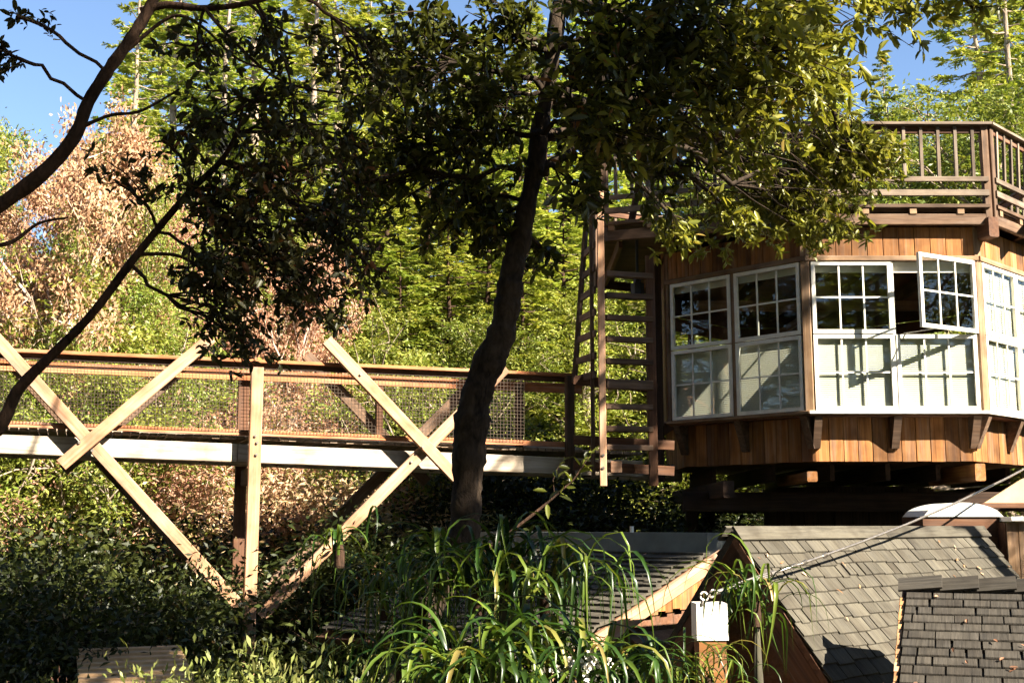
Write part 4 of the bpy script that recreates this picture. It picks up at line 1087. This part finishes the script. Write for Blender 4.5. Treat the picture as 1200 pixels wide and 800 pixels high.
for (px, y, tpy, wd) in ((-60, 12.0, 548, 1.05), (20, 11.9, 556, 1.0), (5, 11.0, 580, 1.0), (80, 11.8, 580, .9), (35, 10.4, 615, 1.0), (125, 11.6, 645, .8), (85, 10.6, 655, .9), (175, 11.6, 740, .6), (50, 9.2, 695, .9), (-30, 9.4, 640, 1.0), (145, 10.4, 735, .55), (215, 10.8, 790, .5), (5, 8.4, 735, .8), (85, 8.2, 785, .6), (390, 11.5, 745, .7), (440, 10.2, 700, .8), (415, 8.6, 715, .7), (455, 7.8, 705, .8)):
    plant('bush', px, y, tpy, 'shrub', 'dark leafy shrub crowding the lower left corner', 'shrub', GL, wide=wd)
plant('deadbush', 30, 8.6, 735, 'dead_bush', 'small pinkish dead bush in the bottom left corner', 'bush', wide=.5)
for (px, y, tpy, lb, wd) in ((268, 8.35, 688, 'pale sunlit shrub at the foot of the bridge post', .8), (366, 8.05, 668, 'pale sunlit shrub right of the post foot', .75), (228, 8.4, 708, 'pale sunlit shrub left of the post foot', .7), (394, 8.0, 695, 'pale sunlit shrub beside the strap leaved plants', .7), (320, 7.9, 712, 'low pale shrub at the bottom edge below the post', .8)):
    plant('palebush', px, y, tpy, 'pale_shrub', lb, 'shrub', wide=wd)

# ---- the dark leaning tree in front
def rosettes(lv, rg, tips, dirs, n, L, W, six=True, spread=.9, tint_lo=0.0, tint_hi=1.0):
    C = np.repeat(tips, n, 0); d0 = np.repeat(nrm(dirs), n, 0); m = len(C)
    D = nrm(d0 * .55 + rg.normal(0, spread, (m, 3)) * .8 + np.array([0, 0, -.12]))
    N = nrm(rg.normal(0, .55, (m, 3)) + np.array([0, 0, 1.]))
    ll = L * rg.uniform(.4, 1.3, m)
    C = C + d0 * (rg.uniform(-.09, .03, (m, 1)))
    t = tint_lo + (tint_hi - tint_lo) * rg.random(m) ** 1.15
    lv.add(C, D, N, ll, ll * W / L * rg.uniform(.8, 1.15, m), six=six, tint=t)
def crown_from_blobs(w, lv, rg, spine, blobs, L, W, nro=8, wr=.03, shoots=3, thin=.0055, sun_tinted=lambda c: False):
    """each blob: (centre, radius xyz, number of shoots, index on spine it grows from)"""
    spine = np.asarray(spine)
    for (c, rad, nt_, si) in blobs:
        c = np.asarray(c, float); s0 = spine[si]
        dist = np.linalg.norm(c - s0)
        br = path(s0, c, 9, rg, .10, rise=.06)
        w.tube(br, np.linspace(min(.05, wr * (.5 + dist * .25)), .010, 9), 6)
        tips = []; dirs = []
        for i in range(nt_):
            o = rg.normal(0, 1, 3); o = o / np.linalg.norm(o) * rg.random() ** .45
            p1 = c + o * np.asarray(rad)
            k = rg.integers(4, 9); s1 = br[k]
            tw = path(s1, p1, 5, rg, .10, rise=.04)
            w.tube(tw, np.linspace(thin + .003, thin * .5, 5), 4)
            dd = tw[-1] - tw[-2]
            for u in (1.0, .8, .6)[:shoots]:
                q = s1 + (p1 - s1) * u if u < 1 else tw[-1]
                tips.append(q + rg.normal(0, .05, 3)); dirs.append(nrm(dd) + rg.normal(0, .5, 3))
        rosettes(lv, rg, np.array(tips), np.array(dirs), nro + (4 if sun_tinted(c) else 0), L, W, tint_lo=.62 if sun_tinted(c) else 0, tint_hi=.97 if sun_tinted(c) else (.62 if rg.random() < .75 else 1))  # brighter tint on chosen clumps stands in for sunlight on the leaves
def vpt(px, py, y): return np.array(at(px, py, y))
rg = np.random.default_rng(77)
w = Wood(); lv = Leaves()
YT = 8.0
tr_px = [(462, 830, 23, 7.6), (480, 770, 23, 7.7), (508, 700, 23, 7.8), (533, 655, 23, 7.9), (545, 620, 23, 7.95), (547, 580, 22.5, 8.0), (549, 540, 23.5, 8.0), (552, 500, 24.5, 8.0), (556, 470, 24, 8.0), (566, 440, 23, 8.0), (580, 410, 21.5, 8.0), (590, 385, 20.5, 8.0), (594, 360, 20, 8.0), (597, 340, 18.5, 8.0), (600, 318, 19, 8.02), (604, 300, 17, 8.05), (612, 270, 15.5, 8.1), (618, 240, 14.5, 8.15), (627, 200, 14, 8.2), (632, 160, 13.5, 8.25), (640, 110, 12.5, 8.3), (648, 60, 12, 8.35), (656, 0, 11, 8.4), (664, -60, 10, 8.45), (690, -160, 8.5, 8.5), (720, -280, 7, 8.6), (760, -420, 5, 8.7)]
spine = np.array([vpt(a, b, y) for a, b, r_, y in tr_px]); srad = np.array([.80 * r_ * y / FPX for a, b, r_, y in tr_px])
# resample for a lumpy bark silhouette
tt = np.linspace(0, len(spine) - 1, 170); ii = np.minimum(len(spine) - 2, tt.astype(int)); ff = (tt - ii)[:, None]
sp2 = spine[ii] * (1 - ff) + spine[ii + 1] * ff; sr2 = srad[ii] * (1 - ff[:, 0]) + srad[ii + 1] * ff[:, 0]
root = spine[0] + np.array([-.25, -.1, 0]); root[2] = G(root[0], root[1]) - .3
w.tube(np.vstack([path(root, spine[0], 5, rg, .03)[:-1], sp2]), np.concatenate([np.linspace(.26, srad[0], 5)[:-1], sr2 * (1 + .05 * np.sin(tt * 2.1) + .05 * np.sin(tt * 5.3 + 1) + .025 * rg.normal(0, 1, len(tt)))]), 20, lump=.13, rg=rg)
S = lambda py: int(np.argmin([abs(q[1] - py) for q in tr_px]))
B = []
def blob(px, py, y, rpx, rpy, ry, n, spy): B.append((vpt(px, py, y), (rpx * y / FPX, ry, rpy * y / FPX), n, S(spy)))
# left side of the crown
blob(560, 120, 8.0, 75, 70, .6, 70, 130); blob(490, 190, 7.8, 70, 80, .6, 60, 170); blob(545, 230, 8.2, 60, 70, .5, 60, 220)
blob(500, 60, 8.0, 70, 50, .6, 45, 60); blob(590, 40, 8.2, 60, 50, .6, 40, 30); blob(440, 110, 7.8, 50, 60, .5, 34, 120)
blob(570, 280, 8.3, 40, 30, .4, 24, 240); blob(420, 215, 7.7, 40, 40, .4, 24, 190)
# right side of the crown
blob(720, 60, 7.3, 80, 60, .7, 75, 30); blob(710, 150, 7.3, 80, 60, .6, 75, 140); blob(690, 225, 7.4, 50, 40, .5, 18, 200)
blob(810, 50, 7.3, 90, 70, .8, 90, 10); blob(800, 140, 7.5, 85, 70, .6, 55, 100); blob(900, 60, 7.5, 85, 70, .8, 85, 0)
blob(880, 140, 7.7, 75, 55, .7, 52, 60); blob(790, 205, 8.0, 60, 35, .5, 22, 150); blob(970, 30, 7.8, 70, 45, .7, 50, -60)
blob(955, 105, 8.0, 50, 50, .5, 34, 0); blob(640, 300, 8.4, 30, 18, .3, 10, 270)
# sunlit spray reaching across the deck railing
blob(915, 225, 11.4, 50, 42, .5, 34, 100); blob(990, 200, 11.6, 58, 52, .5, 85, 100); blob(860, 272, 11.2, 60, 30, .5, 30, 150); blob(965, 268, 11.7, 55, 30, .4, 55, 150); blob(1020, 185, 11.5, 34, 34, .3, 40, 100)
blob(790, 280, 10.8, 40, 20, .3, 12, 190); blob(1060, 15, 8.2, 50, 28, .5, 22, -60); blob(1140, 10, 8.4, 50, 24, .5, 18, -160)
# crown above the picture
for k in range(9):
    blob(330 + k * 34 + rg.normal(0, 12), -90 - 140 * rg.random(), 6.9 + .7 * rg.random(), 90, 70, .6, 50, -160 if k % 2 else -280)
crown_from_blobs(w, lv, rg, spine, [(c_, tuple(v_ * 1.22 for v_ in r_), int(n_ * (.9 if c_[1] > 10.5 else .6)), s_) for c_, r_, n_, s_ in B], .098, .038, nro=8, sun_tinted=lambda c: c[1] > 10.5 or c[0] > 1.35)
mt = thing('leaning_tree', 'dark leaning tree with knobbly trunk and broad leaves in front of the bridge', 'tree', root)
def adopt(me, name, parent):
    me.transform(WM[parent.name].inverted()); o = bpy.data.objects.new(name, me); return put(o, WM[parent.name], parent)
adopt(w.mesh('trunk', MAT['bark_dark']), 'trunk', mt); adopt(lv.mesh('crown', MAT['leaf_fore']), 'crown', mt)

# ---- the dark tree at the left edge: two long limbs and hanging foliage
w = Wood(); lv = Leaves(); rg = np.random.default_rng(31)
YL = 6.4
def limb(pts, y0=YL):
    P = np.array([vpt(a, b, y) for a, b, r_, y in pts]); rr = np.array([.70 * r_ * y / FPX for a, b, r_, y in pts])
    t_ = np.linspace(0, len(P) - 1, len(P) * 5); i_ = np.minimum(len(P) - 2, t_.astype(int)); f_ = (t_ - i_)[:, None]
    # smooth (Catmull-Rom) interpolation
    pm = P[np.maximum(i_ - 1, 0)]; p0_ = P[i_]; p1_ = P[i_ + 1]; pn = P[np.minimum(i_ + 2, len(P) - 1)]
    Q = .5 * (2 * p0_ + (p1_ - pm) * f_ + (2 * pm - 5 * p0_ + 4 * p1_ - pn) * f_ ** 2 + (3 * p0_ - pm - 3 * p1_ + pn) * f_ ** 3)
    w.tube(Q, np.interp(t_, np.arange(len(P)), rr) * (1 + .04 * rg.normal(0, 1, len(t_))), 9, lump=.08, rg=rg); return P
tbase = np.array([-4.0, 6.6, 0.]); tbase[2] = G(-4.0, 6.6) - .3
w.tube(path(tbase, vpt(-190, 420, 6.5), 8, rg, .04), np.linspace(.22, .15, 8), 10, lump=.08, rg=rg)
w.tube(path(vpt(-190, 420, 6.5), vpt(-60, 275, 6.4), 5, rg, .04), np.linspace(.14, .085, 5), 9)
l1 = limb([(-60, 275, 14, 6.4), (0, 240, 13, 6.4), (55, 198, 12.5, 6.4), (88, 158, 12, 6.4), (103, 120, 11, 6.4), (125, 85, 10.5, 6.4), (150, 50, 10, 6.4), (172, 15, 10, 6.4), (190, -25, 9, 6.4), (230, -120, 7, 6.5)])
l1b = limb([(165, 14, 8, 6.4), (195, 6, 7, 6.4), (240, 10, 6, 6.35), (290, 4, 4.5, 6.3), (350, -12, 3.5, 6.3)])
l2 = limb([(-70, 590, 12, 6.6), (-30, 530, 11, 6.6), (0, 500, 10.5, 6.6), (18, 462, 10, 6.6), (36, 440, 9, 6.6), (75, 402, 8, 6.6), (110, 365, 7.5, 6.6), (150, 312, 7, 6.6), (185, 268, 6.5, 6.6), (225, 222, 6, 6.6), (258, 190, 5, 6.6), (278, 155, 4, 6.6), (285, 120, 2.5, 6.6)])
w.tube(path(vpt(-190, 560, 6.5), vpt(-70, 590, 6.6), 4, rg, .03), np.linspace(.10, .06, 4), 8)
limb([(97, 148, 4, 6.4), (130, 135, 3, 6.4), (165, 130, 2.6, 6.4), (210, 105, 2, 6.4)])
limb([(148, 60, 4, 6.4), (200, 20, 3, 6.4), (235, 30, 2.6, 6.3), (280, 70, 2, 6.2), (330, 85, 1.6, 6.2)])
limb([(165, 298, 3.5, 6.6), (210, 300, 3, 6.55), (250, 325, 2.4, 6.5), (290, 350, 2, 6.5)])
limb([(-40, 290, 5, 6.2), (10, 285, 4, 6.2), (45, 262, 2.5, 6.2), (80, 255, 1.5, 6.2)])
limb([(240, 10, 3.5, 6.3), (275, 50, 3, 6.3), (330, 95, 2.4, 6.3), (400, 110, 1.8, 6.3)])
limb([(300, 2, 3, 6.3), (330, 60, 2.4, 6.3), (345, 130, 2, 6.3), (340, 210, 1.6, 6.3)])
sp = np.vstack([l1, l1b, l2]); B = []
def nearest(px, py):
    q = vpt(px, py, 6.5); return int(np.argmin(np.linalg.norm(sp - q, axis=1)))
def blobL(px, py, y, rpx, rpy, ry, n): B.append((vpt(px, py, y), (rpx * y / FPX, ry, rpy * y / FPX), n, nearest(px, py)))
blobL(330, 215, 6.5, 60, 60, .45, 40); blobL(270, 265, 6.6, 55, 45, .4, 34); blobL(320, 310, 6.6, 60, 50, .4, 46); blobL(260, 340, 6.5, 45, 40, .3, 30)
blobL(285, 400, 6.5, 32, 35, .25, 20); blobL(370, 350, 6.7, 40, 45, .3, 28); blobL(395, 260, 6.8, 50, 60, .4, 34); blobL(360, 150, 6.5, 50, 45, .4, 18)
blobL(250, 140, 6.3, 50, 35, .4, 8); blobL(330, 60, 6.3, 80, 50, .4, 12); blobL(190, 165, 6.4, 30, 25, .3, 4); blobL(225, 225, 6.5, 35, 30, .3, 14); blobL(430, 310, 7, 26, 40, .3, 14); blobL(430, 180, 7, 40, 40, .4, 18)
blobL(300, 120, 6.3, 90, 60, .4, 22); blobL(420, 70, 6.6, 60, 50, .4, 22); blobL(230, 60, 6.3, 60, 40, .3, 10); blobL(150, 215, 6.4, 30, 30, .3, 6); blobL(20, 20, 6.2, 20, 25, .2, 3); blobL(2, 55, 6.0, 10, 40, .2, 6)
for k in range(8): blobL(60 + k * 60 + rg.normal(0, 15), -100 - 90 * rg.random(), 6.4 + rg.random(), 90, 50, .8, 30)
B = [(c_, tuple(v_ * 1.28 for v_ in r_), int(n_ * .66) + 1, s_) for c_, r_, n_, s_ in B]
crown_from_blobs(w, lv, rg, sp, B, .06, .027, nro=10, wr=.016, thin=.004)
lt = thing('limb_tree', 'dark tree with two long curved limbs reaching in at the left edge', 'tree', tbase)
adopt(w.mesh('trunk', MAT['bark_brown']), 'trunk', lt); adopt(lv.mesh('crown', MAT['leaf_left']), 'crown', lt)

# ---- strap-leaved plants growing on the bend of the trunk and on rocks
def strap(c, n, L, Wd, rg, lean=(0, 0, 0), el=(0.5, 1.35), curl=(1.6, 3.0), sag=1.0, wood=None):
    V = []; Q = []; T = []; b = 0; m = 10
    for i in range(n):
        az = rg.uniform(0, 2 * math.pi); e = rg.uniform(*el); k = rg.uniform(*curl); ln = L * rg.uniform(.55, 1.15); wd = Wd * rg.uniform(.7, 1.2)
        d = np.array([math.cos(az), math.sin(az), 0]); sd = np.array([-math.sin(az), math.cos(az), 0]); tw = rg.uniform(-.5, .5); swy = rg.normal(0, .25); kt = rg.uniform(.35, .85) if rg.random() < .35 else 2.0; kk_ = rg.uniform(.5, 1.3)
        p = c + np.array([rg.normal(0, .10), rg.normal(0, .05), rg.normal(0, .05)]); tin = rg.random()
        for j in range(m):
            t = j / (m - 1); a = max(e - k * t ** 1.2 - (kk_ if t > kt else 0), -1.52)
            dirv = d * math.cos(a) + np.array([0, 0, math.sin(a)]) + sd * swy * t + np.asarray(lean) * t
            wj = wd * (.55 + .45 * math.sin(math.pi * min(1, t * 1.1 + .12))) * (1 - t ** 3.5)
            sj = sd * math.cos(tw * t) + np.array([0, 0, math.sin(tw * t)])
            nn_ = np.cross(dirv, sj)
            V += [p - sj * wj / 2 + nn_ * wj * .2, p - nn_ * wj * .05, p + sj * wj / 2 + nn_ * wj * .2]; T += [tin] * 3
            if j: 
                q = b + j * 3; Q += [[q - 3, q - 2, q + 1, q], [q - 2, q - 1, q + 2, q + 1]]
            p = p + dirv * ln / (m - 1)
        b += m * 3
    return mesh_np('leaf_clump', np.array(V), [np.array(Q)], MAT['leaf_strap'], tint=np.array(T), smooth=True)
rg = np.random.default_rng(9)
def strapplant(px, py, y, n, L, Wd, label, rock=False, **kw):
    c = vpt(px, py, y); t_ = thing('strap_leaved_plant', label, 'plant', c, 'strap leaved plants around the tree foot')
    adopt(strap(c, n, L, Wd, rg, **kw), 'leaf_clump', t_)
    w_ = Wood(); w_.tube(np.array([c + np.array([0, 0, -.12]), c + np.array([0, 0, -.05]), c + np.array([0, 0, .01])]), np.array([.03, .03, .028]), 8)
    adopt(w_.mesh('crown_stem', MAT['bark_brown']), 'crown_stem', t_)
    return c
H1 = dict(el=(.7, 1.45), curl=(3.2, 7.0)); H2 = dict(el=(.6, 1.4), curl=(2.6, 5.0))
PL = [strapplant(595, 668, 6.0, 40, .75, .024, 'large dark strap leaved plant at the foot of the leaning tree', **H1),
      strapplant(655, 680, 5.9, 34, .78, .022, 'strap leaved plant drooping in front of the low shingle roof', **H1),
      strapplant(515, 668, 6.2, 32, .7, .024, 'strap leaved plant left of the tree foot', **H1),
      strapplant(450, 700, 6.6, 34, .65, .02, 'dark strap leaved plant beside the pale sunlit shrub', **H1),
      strapplant(398, 640, 7.0, 12, .6, .02, 'thin strap leaved plant arching over the right brace', **H1),
      strapplant(610, 780, 5.0, 70, .62, .024, 'bright strap leaved plant at the bottom edge', **H2),
      strapplant(530, 795, 4.9, 55, .6, .024, 'bright strap leaved plant low left of the bottom edge clump', **H2),
      strapplant(740, 795, 5.2, 50, .42, .015, 'bright fine strap leaved plant below the barge board', **H2),
      strapplant(692, 798, 4.8, 70, .6, .022, 'bright strap leaved plant among white blossoms', **H2),
      strapplant(885, 706, 6.4, 46, .6, .018, 'strap leaved plant hanging in front of the steep roof', **H1),
      strapplant(830, 795, 6.2, 45, .5, .013, 'dark fine strap leaved plant below the white anchor post', **H2),
      strapplant(470, 775, 6.2, 60, .8, .02, 'dark strap leaved plant in the shade at the bottom', **H1),
      strapplant(560, 690, 5.8, 40, .75, .022, 'strap leaved plant between the tree foot and the bottom clump', **H1),
      strapplant(640, 700, 5.6, 40, .75, .02, 'strap leaved plant hanging over the bottom clump', **H1),
      strapplant(575, 815, 4.7, 50, .6, .024, 'bright strap leaved plant cut by the bottom edge', **H2),
      strapplant(495, 715, 6.1, 30, .6, .02, 'strap leaved plant on the bend of the dark trunk', **H1)]
# mossy rock wall that carries the plants
def rock(c, rx, ry, z0, z1, seed, label):
    rr = np.random.default_rng(seed); n, k = 9, 12; V = []
    for i in range(n):
        t = i / (n - 1); prof = (1 - t ** 3) * .85 + .15
        for j in range(k):
            a = 2 * math.pi * j / k; q = prof * (1 + .22 * (rr.random() - .5))
            V.append([c[0] + rx * q * math.cos(a), c[1] + ry * q * math.sin(a), z0 + (z1 - z0) * t + .03 * rr.normal()])
    Q = [[i * k + j, i * k + (j + 1) % k, (i + 1) * k + (j + 1) % k, (i + 1) * k + j] for i in range(n - 1) for j in range(k)]
    V.append([c[0], c[1], z1]); Tt = [[(n - 1) * k + j, (n - 1) * k + (j + 1) % k, len(V) - 1] for j in range(k)]
    o = bpy.data.objects.new('rock', mesh_np('rock', np.array(V), [np.array(Q), np.array(Tt)], MAT['stone'])); put(o, Matrix.Identity(4)); tag(o, label, 'rock')
rock(vpt(600, 700, 6.1), .55, .3, G(.2, 6) - .2, PL[0][2] - .10, 1, 'dark rock hidden under the drooping strap leaves at the tree foot')
rock(vpt(640, 800, 5.0), .62, .25, G(.2, 5) - .2, PL[5][2] - .10, 2, 'dark rock under the bright strap leaves at the bottom edge')
rock(vpt(888, 760, 6.4), .07, .07, G(1.3, 6.4) - .2, PL[9][2] - .1, 3, 'dark stump-like rock under the hanging plant by the steep roof')
# small white blossoms near the bottom edge
w_ = Leaves(); rg = np.random.default_rng(5)
C = np.array([vpt(rg.normal(690, 22), rg.normal(785, 9), 4.75) for _ in range(46)]); C = np.repeat(C, 5, 0)
w_.add(C, rg.normal(0, 1, C.shape) + np.array([0, -.3, .5]), rg.normal(0, 1, C.shape) + np.array([0, -1, 1]), np.full(len(C), .022), np.full(len(C), .016), six=True)
fo = thing('flower_cluster', 'small white blossoms among bright strap leaves at the bottom edge', 'flowers', vpt(690, 798, 4.75))
adopt(w_.mesh('petals', MAT['white_paint']), 'petals', fo)['kind'] = 'stuff'
m_ = MB()
for _ in range(20):
    a = Vector(vpt(rg.normal(690, 14), 792, 4.75)); m_.tube([a - Vector((0, 0, .12)), a], .003, 4)
m_.build('stems', MAT['leaf_strap'], fo)['kind'] = 'stuff'
# sapling twig leaning to the right across the bridge end
w = Wood(); lv = Leaves(); rg = np.random.default_rng(15)
P = np.array([vpt(560, 650, 6.9), vpt(600, 622, 6.9), vpt(640, 590, 6.9), vpt(672, 562, 6.9), vpt(690, 535, 6.9)]); w.tube(P, np.array([.014, .011, .008, .005, .003]), 6)
w.tube(np.array([vpt(650, 582, 6.9), vpt(648, 562, 6.9), vpt(655, 545, 6.9)]), np.array([.004, .003, .002]), 5)
pts = np.array([vpt(a, b, 6.9) for a, b in ((672, 562), (690, 535), (683, 548), (655, 545), (650, 565), (640, 590), (662, 572), (690, 530))])
rosettes(lv, rg, pts, np.tile([[.5, 0, .6]], (len(pts), 1)), 4, .075, .03, spread=.6)
st = thing('sapling', 'thin leafy sapling leaning across the end of the bridge', 'sapling', vpt(560, 650, 6.9))
adopt(w.mesh('stem', MAT['bark_brown']), 'stem', st); adopt(lv.mesh('leaves', MAT['leaf_fore']), 'leaves', st)

# ================================================================== THE WOOD AROUND THE CAMERA (shades the foreground, shows in the window glass)
def stand(kind, x, y, H, name, label, group=None, wide=1.0):
    pr = PROTO[kind]; gz_ = G(x, y); s = H / pr['H']
    M = Matrix.Translation((x, y, gz_)) @ Matrix.Rotation(prng.uniform(0, 6.28), 4, 'Z') @ Matrix.Diagonal((s * wide, s * wide, s, 1))
    e = bpy.data.objects.new(name, None); put(e, M); tag(e, label, 'tree', group)
    for part in ('trunk', 'crown'): put(bpy.data.objects.new(part, pr[part]), M, e)
GB = 'trees of the wood around the clearing'
LB = 'conifer of the wood around the clearing'
for (x, y, H) in ((-6, -9, 19), (-12, -4, 20), (-14, 4, 18), (-15, 11, 17), (-1, -12, 20), (-9, -18, 24), (4, -17, 20), (-20, -10, 25), (10, -24, 20), (17, -30, 21), (-2, -25, 25), (24, -34, 22), (30, -26, 20), (33, -14, 15), (36, -38, 24), (28, -2, 12), (30, 8, 13), (22, 16, 12), (42, -20, 20), (-20, 16, 17), (-24, 2, 24), (6, -33, 24), (15, -42, 26), (-12, -30, 26), (48, -6, 20), (13, -24, 22), (20, -25, 20), (9, -16, 16), (14, -17, 15)):
    stand(prng.choice(('fir', 'fir2', 'young')), x, y, H, 'conifer', LB, GB, wide=1.25)
for (x, y, H) in ((-8, -1, 20), (-13, 6, 17), (2, -7, 19), (-4, -5, 21), (-17, 12, 16)):
    stand('oak', x, y, H, 'oak_tree', 'broad oak of the wood around the clearing', 'oaks around the clearing', wide=1.15)
w = Wood(); lv = Leaves(); rg = np.random.default_rng(50)
ob = np.array([7.2, -0.6, G(7.2, -.6) - .3]); ot = np.array([5.0, 1.4, 8.2])
osp = path(ob, ot, 10, rg, .04); w.tube(osp, np.linspace(.28, .1, 10), 10)
B = []  # crown clumps of this unseen tree are placed to cast the foreground shade
for k in range(44):
    L_ = rg.uniform(2.4, 6.7); q_ = rg.uniform(4.6, 8.4) if L_ < 4.6 else rg.uniform(5.0, 6.3); al = 3.2 + rg.normal(0, .6)
    B.append((np.array([.803 * al + .596 * L_, -.596 * al + .803 * L_, q_ + .725 * al]), (.75, .75, .6), 20, int(rg.integers(8, 10))))
for k in range(10):
    L_ = rg.uniform(3.8, 4.5); q_ = rg.uniform(2.5, 4.4); al = 3.2 + rg.normal(0, .4)
    B.append((np.array([.803 * al + .596 * L_, -.596 * al + .803 * L_, q_ + .725 * al]), (.6, .6, .5), 18, int(rg.integers(8, 10))))
for k in range(9):
    L_ = rg.uniform(6.25, 6.55); q_ = rg.uniform(3.0, 5.2); al = 3.4 + rg.normal(0, .3)
    B.append((np.array([.803 * al + .596 * L_, -.596 * al + .803 * L_, q_ + .725 * al]), (.22, .22, .3), 16, int(rg.integers(8, 10))))
for k in range(6):
    L_ = rg.uniform(4.6, 5.0); q_ = rg.uniform(2.1, 3.0); al = 3.2 + rg.normal(0, .3)
    B.append((np.array([.803 * al + .596 * L_, -.596 * al + .803 * L_, q_ + .725 * al]), (.28, .28, .28), 16, 8))
for k in range(4):
    L_ = rg.uniform(5.3, 6.6); q_ = rg.uniform(5.2, 6.2); al = 3.2 + rg.normal(0, .6)
    B.append((np.array([.803 * al + .596 * L_, -.596 * al + .803 * L_, q_ + .725 * al]), (.75, .75, .6), 20, int(rg.integers(8, 10))))
crown_from_blobs(w, lv, rg, osp, B, .12, .045, nro=8, wr=.016)
oak = thing('added_shade_tree', 'unseen broad leaved tree added beside the viewer to shade the foreground', 'tree', ob)
adopt(w.mesh('trunk', MAT['bark_dark']), 'trunk', oak); adopt(lv.mesh('crown', MAT['leaf_fore']), 'crown', oak)

w = Wood(); lv = Leaves(); rg = np.random.default_rng(51)
ob = np.array([10.3, 8.6, G(10.3, 8.6) - .3]); ot = np.array([9.3, 8.8, 9.0])
osp = path(ob, ot, 10, rg, .03); w.tube(osp, np.linspace(.24, .08, 10), 10)
B = []  # unseen tree, clumps added to keep sun off the ladder and undergrowth
for k in range(16):
    L_ = rg.uniform(12.45, 13.2); q_ = rg.uniform(6.9, 10.2); al = 2.0 + rg.normal(0, .4)
    B.append((np.array([.803 * al + .596 * L_, -.596 * al + .803 * L_, q_ + .725 * al]), (.5, .5, .5), 26, int(rg.integers(6, 10))))
for k in range(34):
    L_ = rg.uniform(8.3, 13.0); q_ = rg.uniform(4.0, 5.6 if L_ < 11.8 else 6.4); al = 2.2 + rg.normal(0, .4)
    if 9.9 < L_ < 12.6 and q_ > 5.0: continue
    B.append((np.array([.803 * al + .596 * L_, -.596 * al + .803 * L_, q_ + .725 * al]), (.55, .55, .4), 20, int(rg.integers(6, 10))))
crown_from_blobs(w, lv, rg, osp, B, .12, .045, nro=8)
oak = thing('added_shade_tree', 'unseen broad leaved tree added beyond the porch to shade the ladder', 'tree', ob)
adopt(w.mesh('trunk', MAT['bark_dark']), 'trunk', oak); adopt(lv.mesh('crown', MAT['leaf_fore']), 'crown', oak)

# unseen high crown added over the clearing to block sky light
w = Wood(); lv = Leaves(); rg = np.random.default_rng(52)
ob = np.array([-8.5, 9.0, G(-8.5, 9.0) - .3]); ot = np.array([-4.5, 9.5, 12.0])
osp = path(ob, ot, 10, rg, .03); w.tube(osp, np.linspace(.4, .15, 10), 10)
B = []
while len(B) < 100:
    x = rg.uniform(-10, 7); y = rg.uniform(2, 17); z = rg.uniform(10, 15); L_ = .596 * x + .803 * y; q_ = z - .725 * (.803 * x - .596 * y)
    if L_ > 9.6 or q_ < 12.5 or z < y * .62: continue
    B.append((np.array([x, y, z]), (1.2, 1.2, .7), 16, int(rg.integers(6, 10))))
crown_from_blobs(w, lv, rg, osp, B, .26, .11, nro=8, wr=.05)
oak = thing('added_canopy_tree', 'unseen tall tree added so its high crown blocks sky light', 'tree', ob)
adopt(w.mesh('trunk', MAT['bark_dark']), 'trunk', oak); adopt(lv.mesh('crown', MAT['leaf_fore']), 'crown', oak)
for (x, y, H) in ((15, 6, 11), (17, 11, 12), (13.5, 2.5, 9), (20, 3, 11), (19, 16, 12), (13, 16, 10)):
    stand('bay2', x, y, H, 'bay_tree', 'leafy tree beside the treehouse outside the picture', 'leafy trees beside the treehouse', wide=1.1)

# leaf litter lying on the shingles
def litter(parent, P0, e, dn, n_out, length, down, n, seed):
    rr = np.random.default_rng(seed); lv2 = Leaves(); P0 = np.array(P0); e = np.array(e); dn = np.array(dn); no = np.array(n_out)
    C = P0 + e * rr.uniform(0, length, (n, 1)) + dn * rr.uniform(.05, down, (n, 1)) + no * .045
    D = e * rr.normal(0, 1, (n, 1)) + dn * rr.normal(0, 1, (n, 1)) + no * rr.normal(0, .15, (n, 1))
    lv2.add(C, D, np.tile(no, (n, 1)) + rr.normal(0, .25, (n, 3)), rr.uniform(.03, .07, n), rr.uniform(.012, .028, n), six=True)
    me = lv2.mesh('leaf_litter', MAT['leaf_dead']); adopt(me, 'leaf_litter', parent)['kind'] = 'stuff'
litter(cab, A2, e2, dn2, no2, Ln2, 2.2, 60, 1); litter(por, A3, e3, dn3, no3, L3, 1.5, 26, 2); litter(wing, A1, e1, dn1, no1, L1, 2.0, 50, 3)
